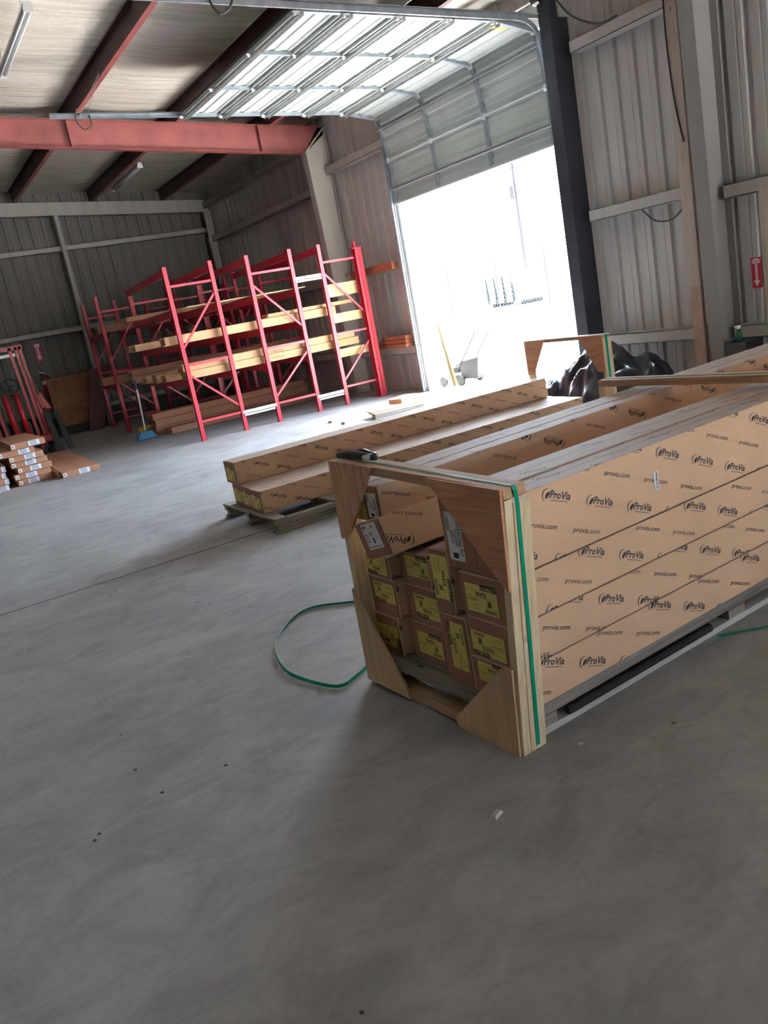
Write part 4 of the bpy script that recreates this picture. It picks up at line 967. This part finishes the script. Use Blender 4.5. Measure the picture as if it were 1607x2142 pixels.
# ------------------------------------------------------------------ black tarp heap
from mathutils import noise as NZ
def heap(name, label, cx, cy, rx, ry, h, m, seed, z0=0, p=.6):
    n, k_ = 120, 64; mb = MB()
    for i in range(k_+1):
        f = i/k_
        for j in range(n):
            a = 2*math.pi*j/n
            rr = 1+.14*math.sin(3*a+seed)+.08*math.sin(5*a+2*seed)+.03*math.sin(11*a+seed)
            x = math.cos(a)*(1-f)*rr; y = math.sin(a)*(1-f)*rr
            z = (1-(1-f)**2.2)**p
            q = Vector((x*1.1+seed, y*1.1, seed*.37))
            big = NZ.noise(q*1.3)*.45
            warp = Vector((NZ.noise(q*2.0+Vector((5, 0, 0))), NZ.noise(q*2.0+Vector((0, 7, 0))), 0))*.8
            v1 = NZ.voronoi(q*2.1+warp*.5)[0][0]; v2 = NZ.voronoi(q*5.0+warp)[0][0]
            d = .42*(v1-.35)+.12*(v2-.35)
            zz2 = max(0, h*z*(.82+big)+h*d*min(1, z*1.6))
            mb.v.append((cx+x*rx*(1+.12*d), cy+y*ry*(1+.12*d), z0+.002+(zz2 if i else 0)))
    for i in range(k_):
        for j in range(n):
            mb.f.append((i*n+j, i*n+(j+1) % n, (i+1)*n+(j+1) % n, (i+1)*n+j)); mb.m.append(mb.mi(m))
    o = mb.build(name, None, True); return tag(o, label, 'tarp')
heap('plastic_tarp', 'black plastic sheeting heaped by the right door jamb', 8.15, 8.0, .58, .90, .64, 'tarp', 3)
heap('plastic_tarp', 'smaller fold of black plastic in front of the heap', 8.02, 9.22, .42, .42, .33, 'tarp', 8)
mb = MB(); mb.box((7.40, 8.62, .0), (7.58, 8.66, .26), 'plyz'); tag(mb.build('wood_block'), 'pale plywood piece under the black plastic', 'wood')
bt = thing('spray_bottle', 'green topped bottle standing behind the cartons at the right edge', 'bottle', (8.6, 6.38, .605))
mb = MB(); mb.tube([(0, 0, -.0), (0, 0, .1), (0, 0, .14)], [.035, .035, .02], 'green', 10); mb.build('bottle_body', bt, True)
mb = MB(); mb.tube([(0, 0, .14), (0, 0, .17)], .018, 'signw', 8); mb.beam((0, -.03, .17), (0, .05, .165), .02, .02, 'signw'); mb.build('sprayer', bt)
mb = MB(); mb.box((8.5, 6.22, 0), (8.8, 6.52, .602), 'blackp'); tag(mb.build('storage_box'), 'black box behind the cartons beside the steel column', 'box')

# ------------------------------------------------------------------ lamps (off), cables
def tube_light(label, x, y0, y1, z):
    t = thing('fluorescent_fixture', label, 'lamp', (x, y0, z), 0, 'ceiling strip lights'); L = y1-y0
    mb = MB(); mb.hexa([(-.06, 0, 0), (.06, 0, 0), (.06, L, 0), (-.06, L, 0), (-.035, 0, .07), (.035, 0, .07), (.035, L, .07), (-.035, L, .07)], 'lamp'); mb.build('housing', t)
    for sx in (-.035, .035):
        mb = MB(); mb.tube([(sx, .04, -.022), (sx, L-.04, -.022)], .017, 'signw', 10); mb.build('tube', t, True)
    for y in (.0, L-.03):
        mb = MB(); mb.box((-.06, y, -.045), (.06, y+.03, 0), 'lamp'); mb.build('lamp_holder', t)
    mb = MB(); mb.tube([(0, .3, .07), (0, .3, roofz(x)-z+.03)], .005, 'galvd', 6); mb.tube([(0, L-.3, .07), (0, L-.3, roofz(x)-z+.03)], .005, 'galvd', 6); mb.build('hanger', t)
    return t
tube_light('unlit strip light at the top left corner', 2.74, 11.2, 13.64, 5.86)
tube_light('unlit strip light beyond the red rafter', 6.17, 19.1, 21.55, 5.58)
def cable(name, label, pts, r, m='dk'):
    mb = MB(); mb.tube(smooth(pts), r, m, 6); tag(mb.build(name, None, True), label, 'cable')
cable('hanging_cable', 'black cable sagging from the top of the door jamb to the girt', [(8.80, 8.85, 5.15), (8.80, 8.6, 4.85), (8.82, 8.2, 4.62), (8.84, 7.9, 4.61)], .012)
cable('hanging_cable', 'short cable loop under the middle girt right of the door', [(8.86, 7.85, 2.33), (8.86, 7.65, 2.15), (8.87, 7.4, 2.12), (8.87, 7.22, 2.22)], .009)
cable('hanging_cable', 'dark cable hanging down the face of the timber plank', [(8.77, 7.15, 4.6), (8.775, 7.16, 4.0), (8.775, 7.12, 3.4), (8.78, 7.05, 2.95)], .009)
cable('hanging_cable', 'black wire loop at the far track hanger', [(3.60, 13.42, 5.32), (3.55, 13.4, 5.15), (3.64, 13.4, 5.02), (3.76, 13.42, 5.08), (3.76, 13.42, 5.22)], .010)
cable('hanging_cable', 'black wire loop at the near track hanger', [(4.15, 9.1, 5.55), (4.1, 9.1, 5.2), (4.2, 9.1, 5.05), (4.35, 9.1, 5.15), (4.4, 9.1, 5.35)], .012)

# ------------------------------------------------------------------ litter on the floor
def bit(label, x, y, L, w, rz, m, h=.006):
    mb = MB(); mb.hexa([(-L/2, -w/2, 0), (L/2, -w*.4, 0), (L*.46, w/2, 0), (-L*.4, w*.45, 0), (-L*.4, -w*.3, h), (L*.4, -w*.2, h), (L*.35, w*.3, h), (-L*.3, w*.3, h)], m)
    o = mb.build('wood_chip'); o.location = (x, y, .0005); o.rotation_euler = (0, 0, rz); tag(o, label, 'debris')
bit('dark bolt-like chip on the floor at the lower right', 1.52, 1.06, .05, .013, 1.05, 'osb', .01)
bit('pale splinter on the floor below the crate corner', 1.42, 2.18, .05, .03, .3, 'lightw', .01)
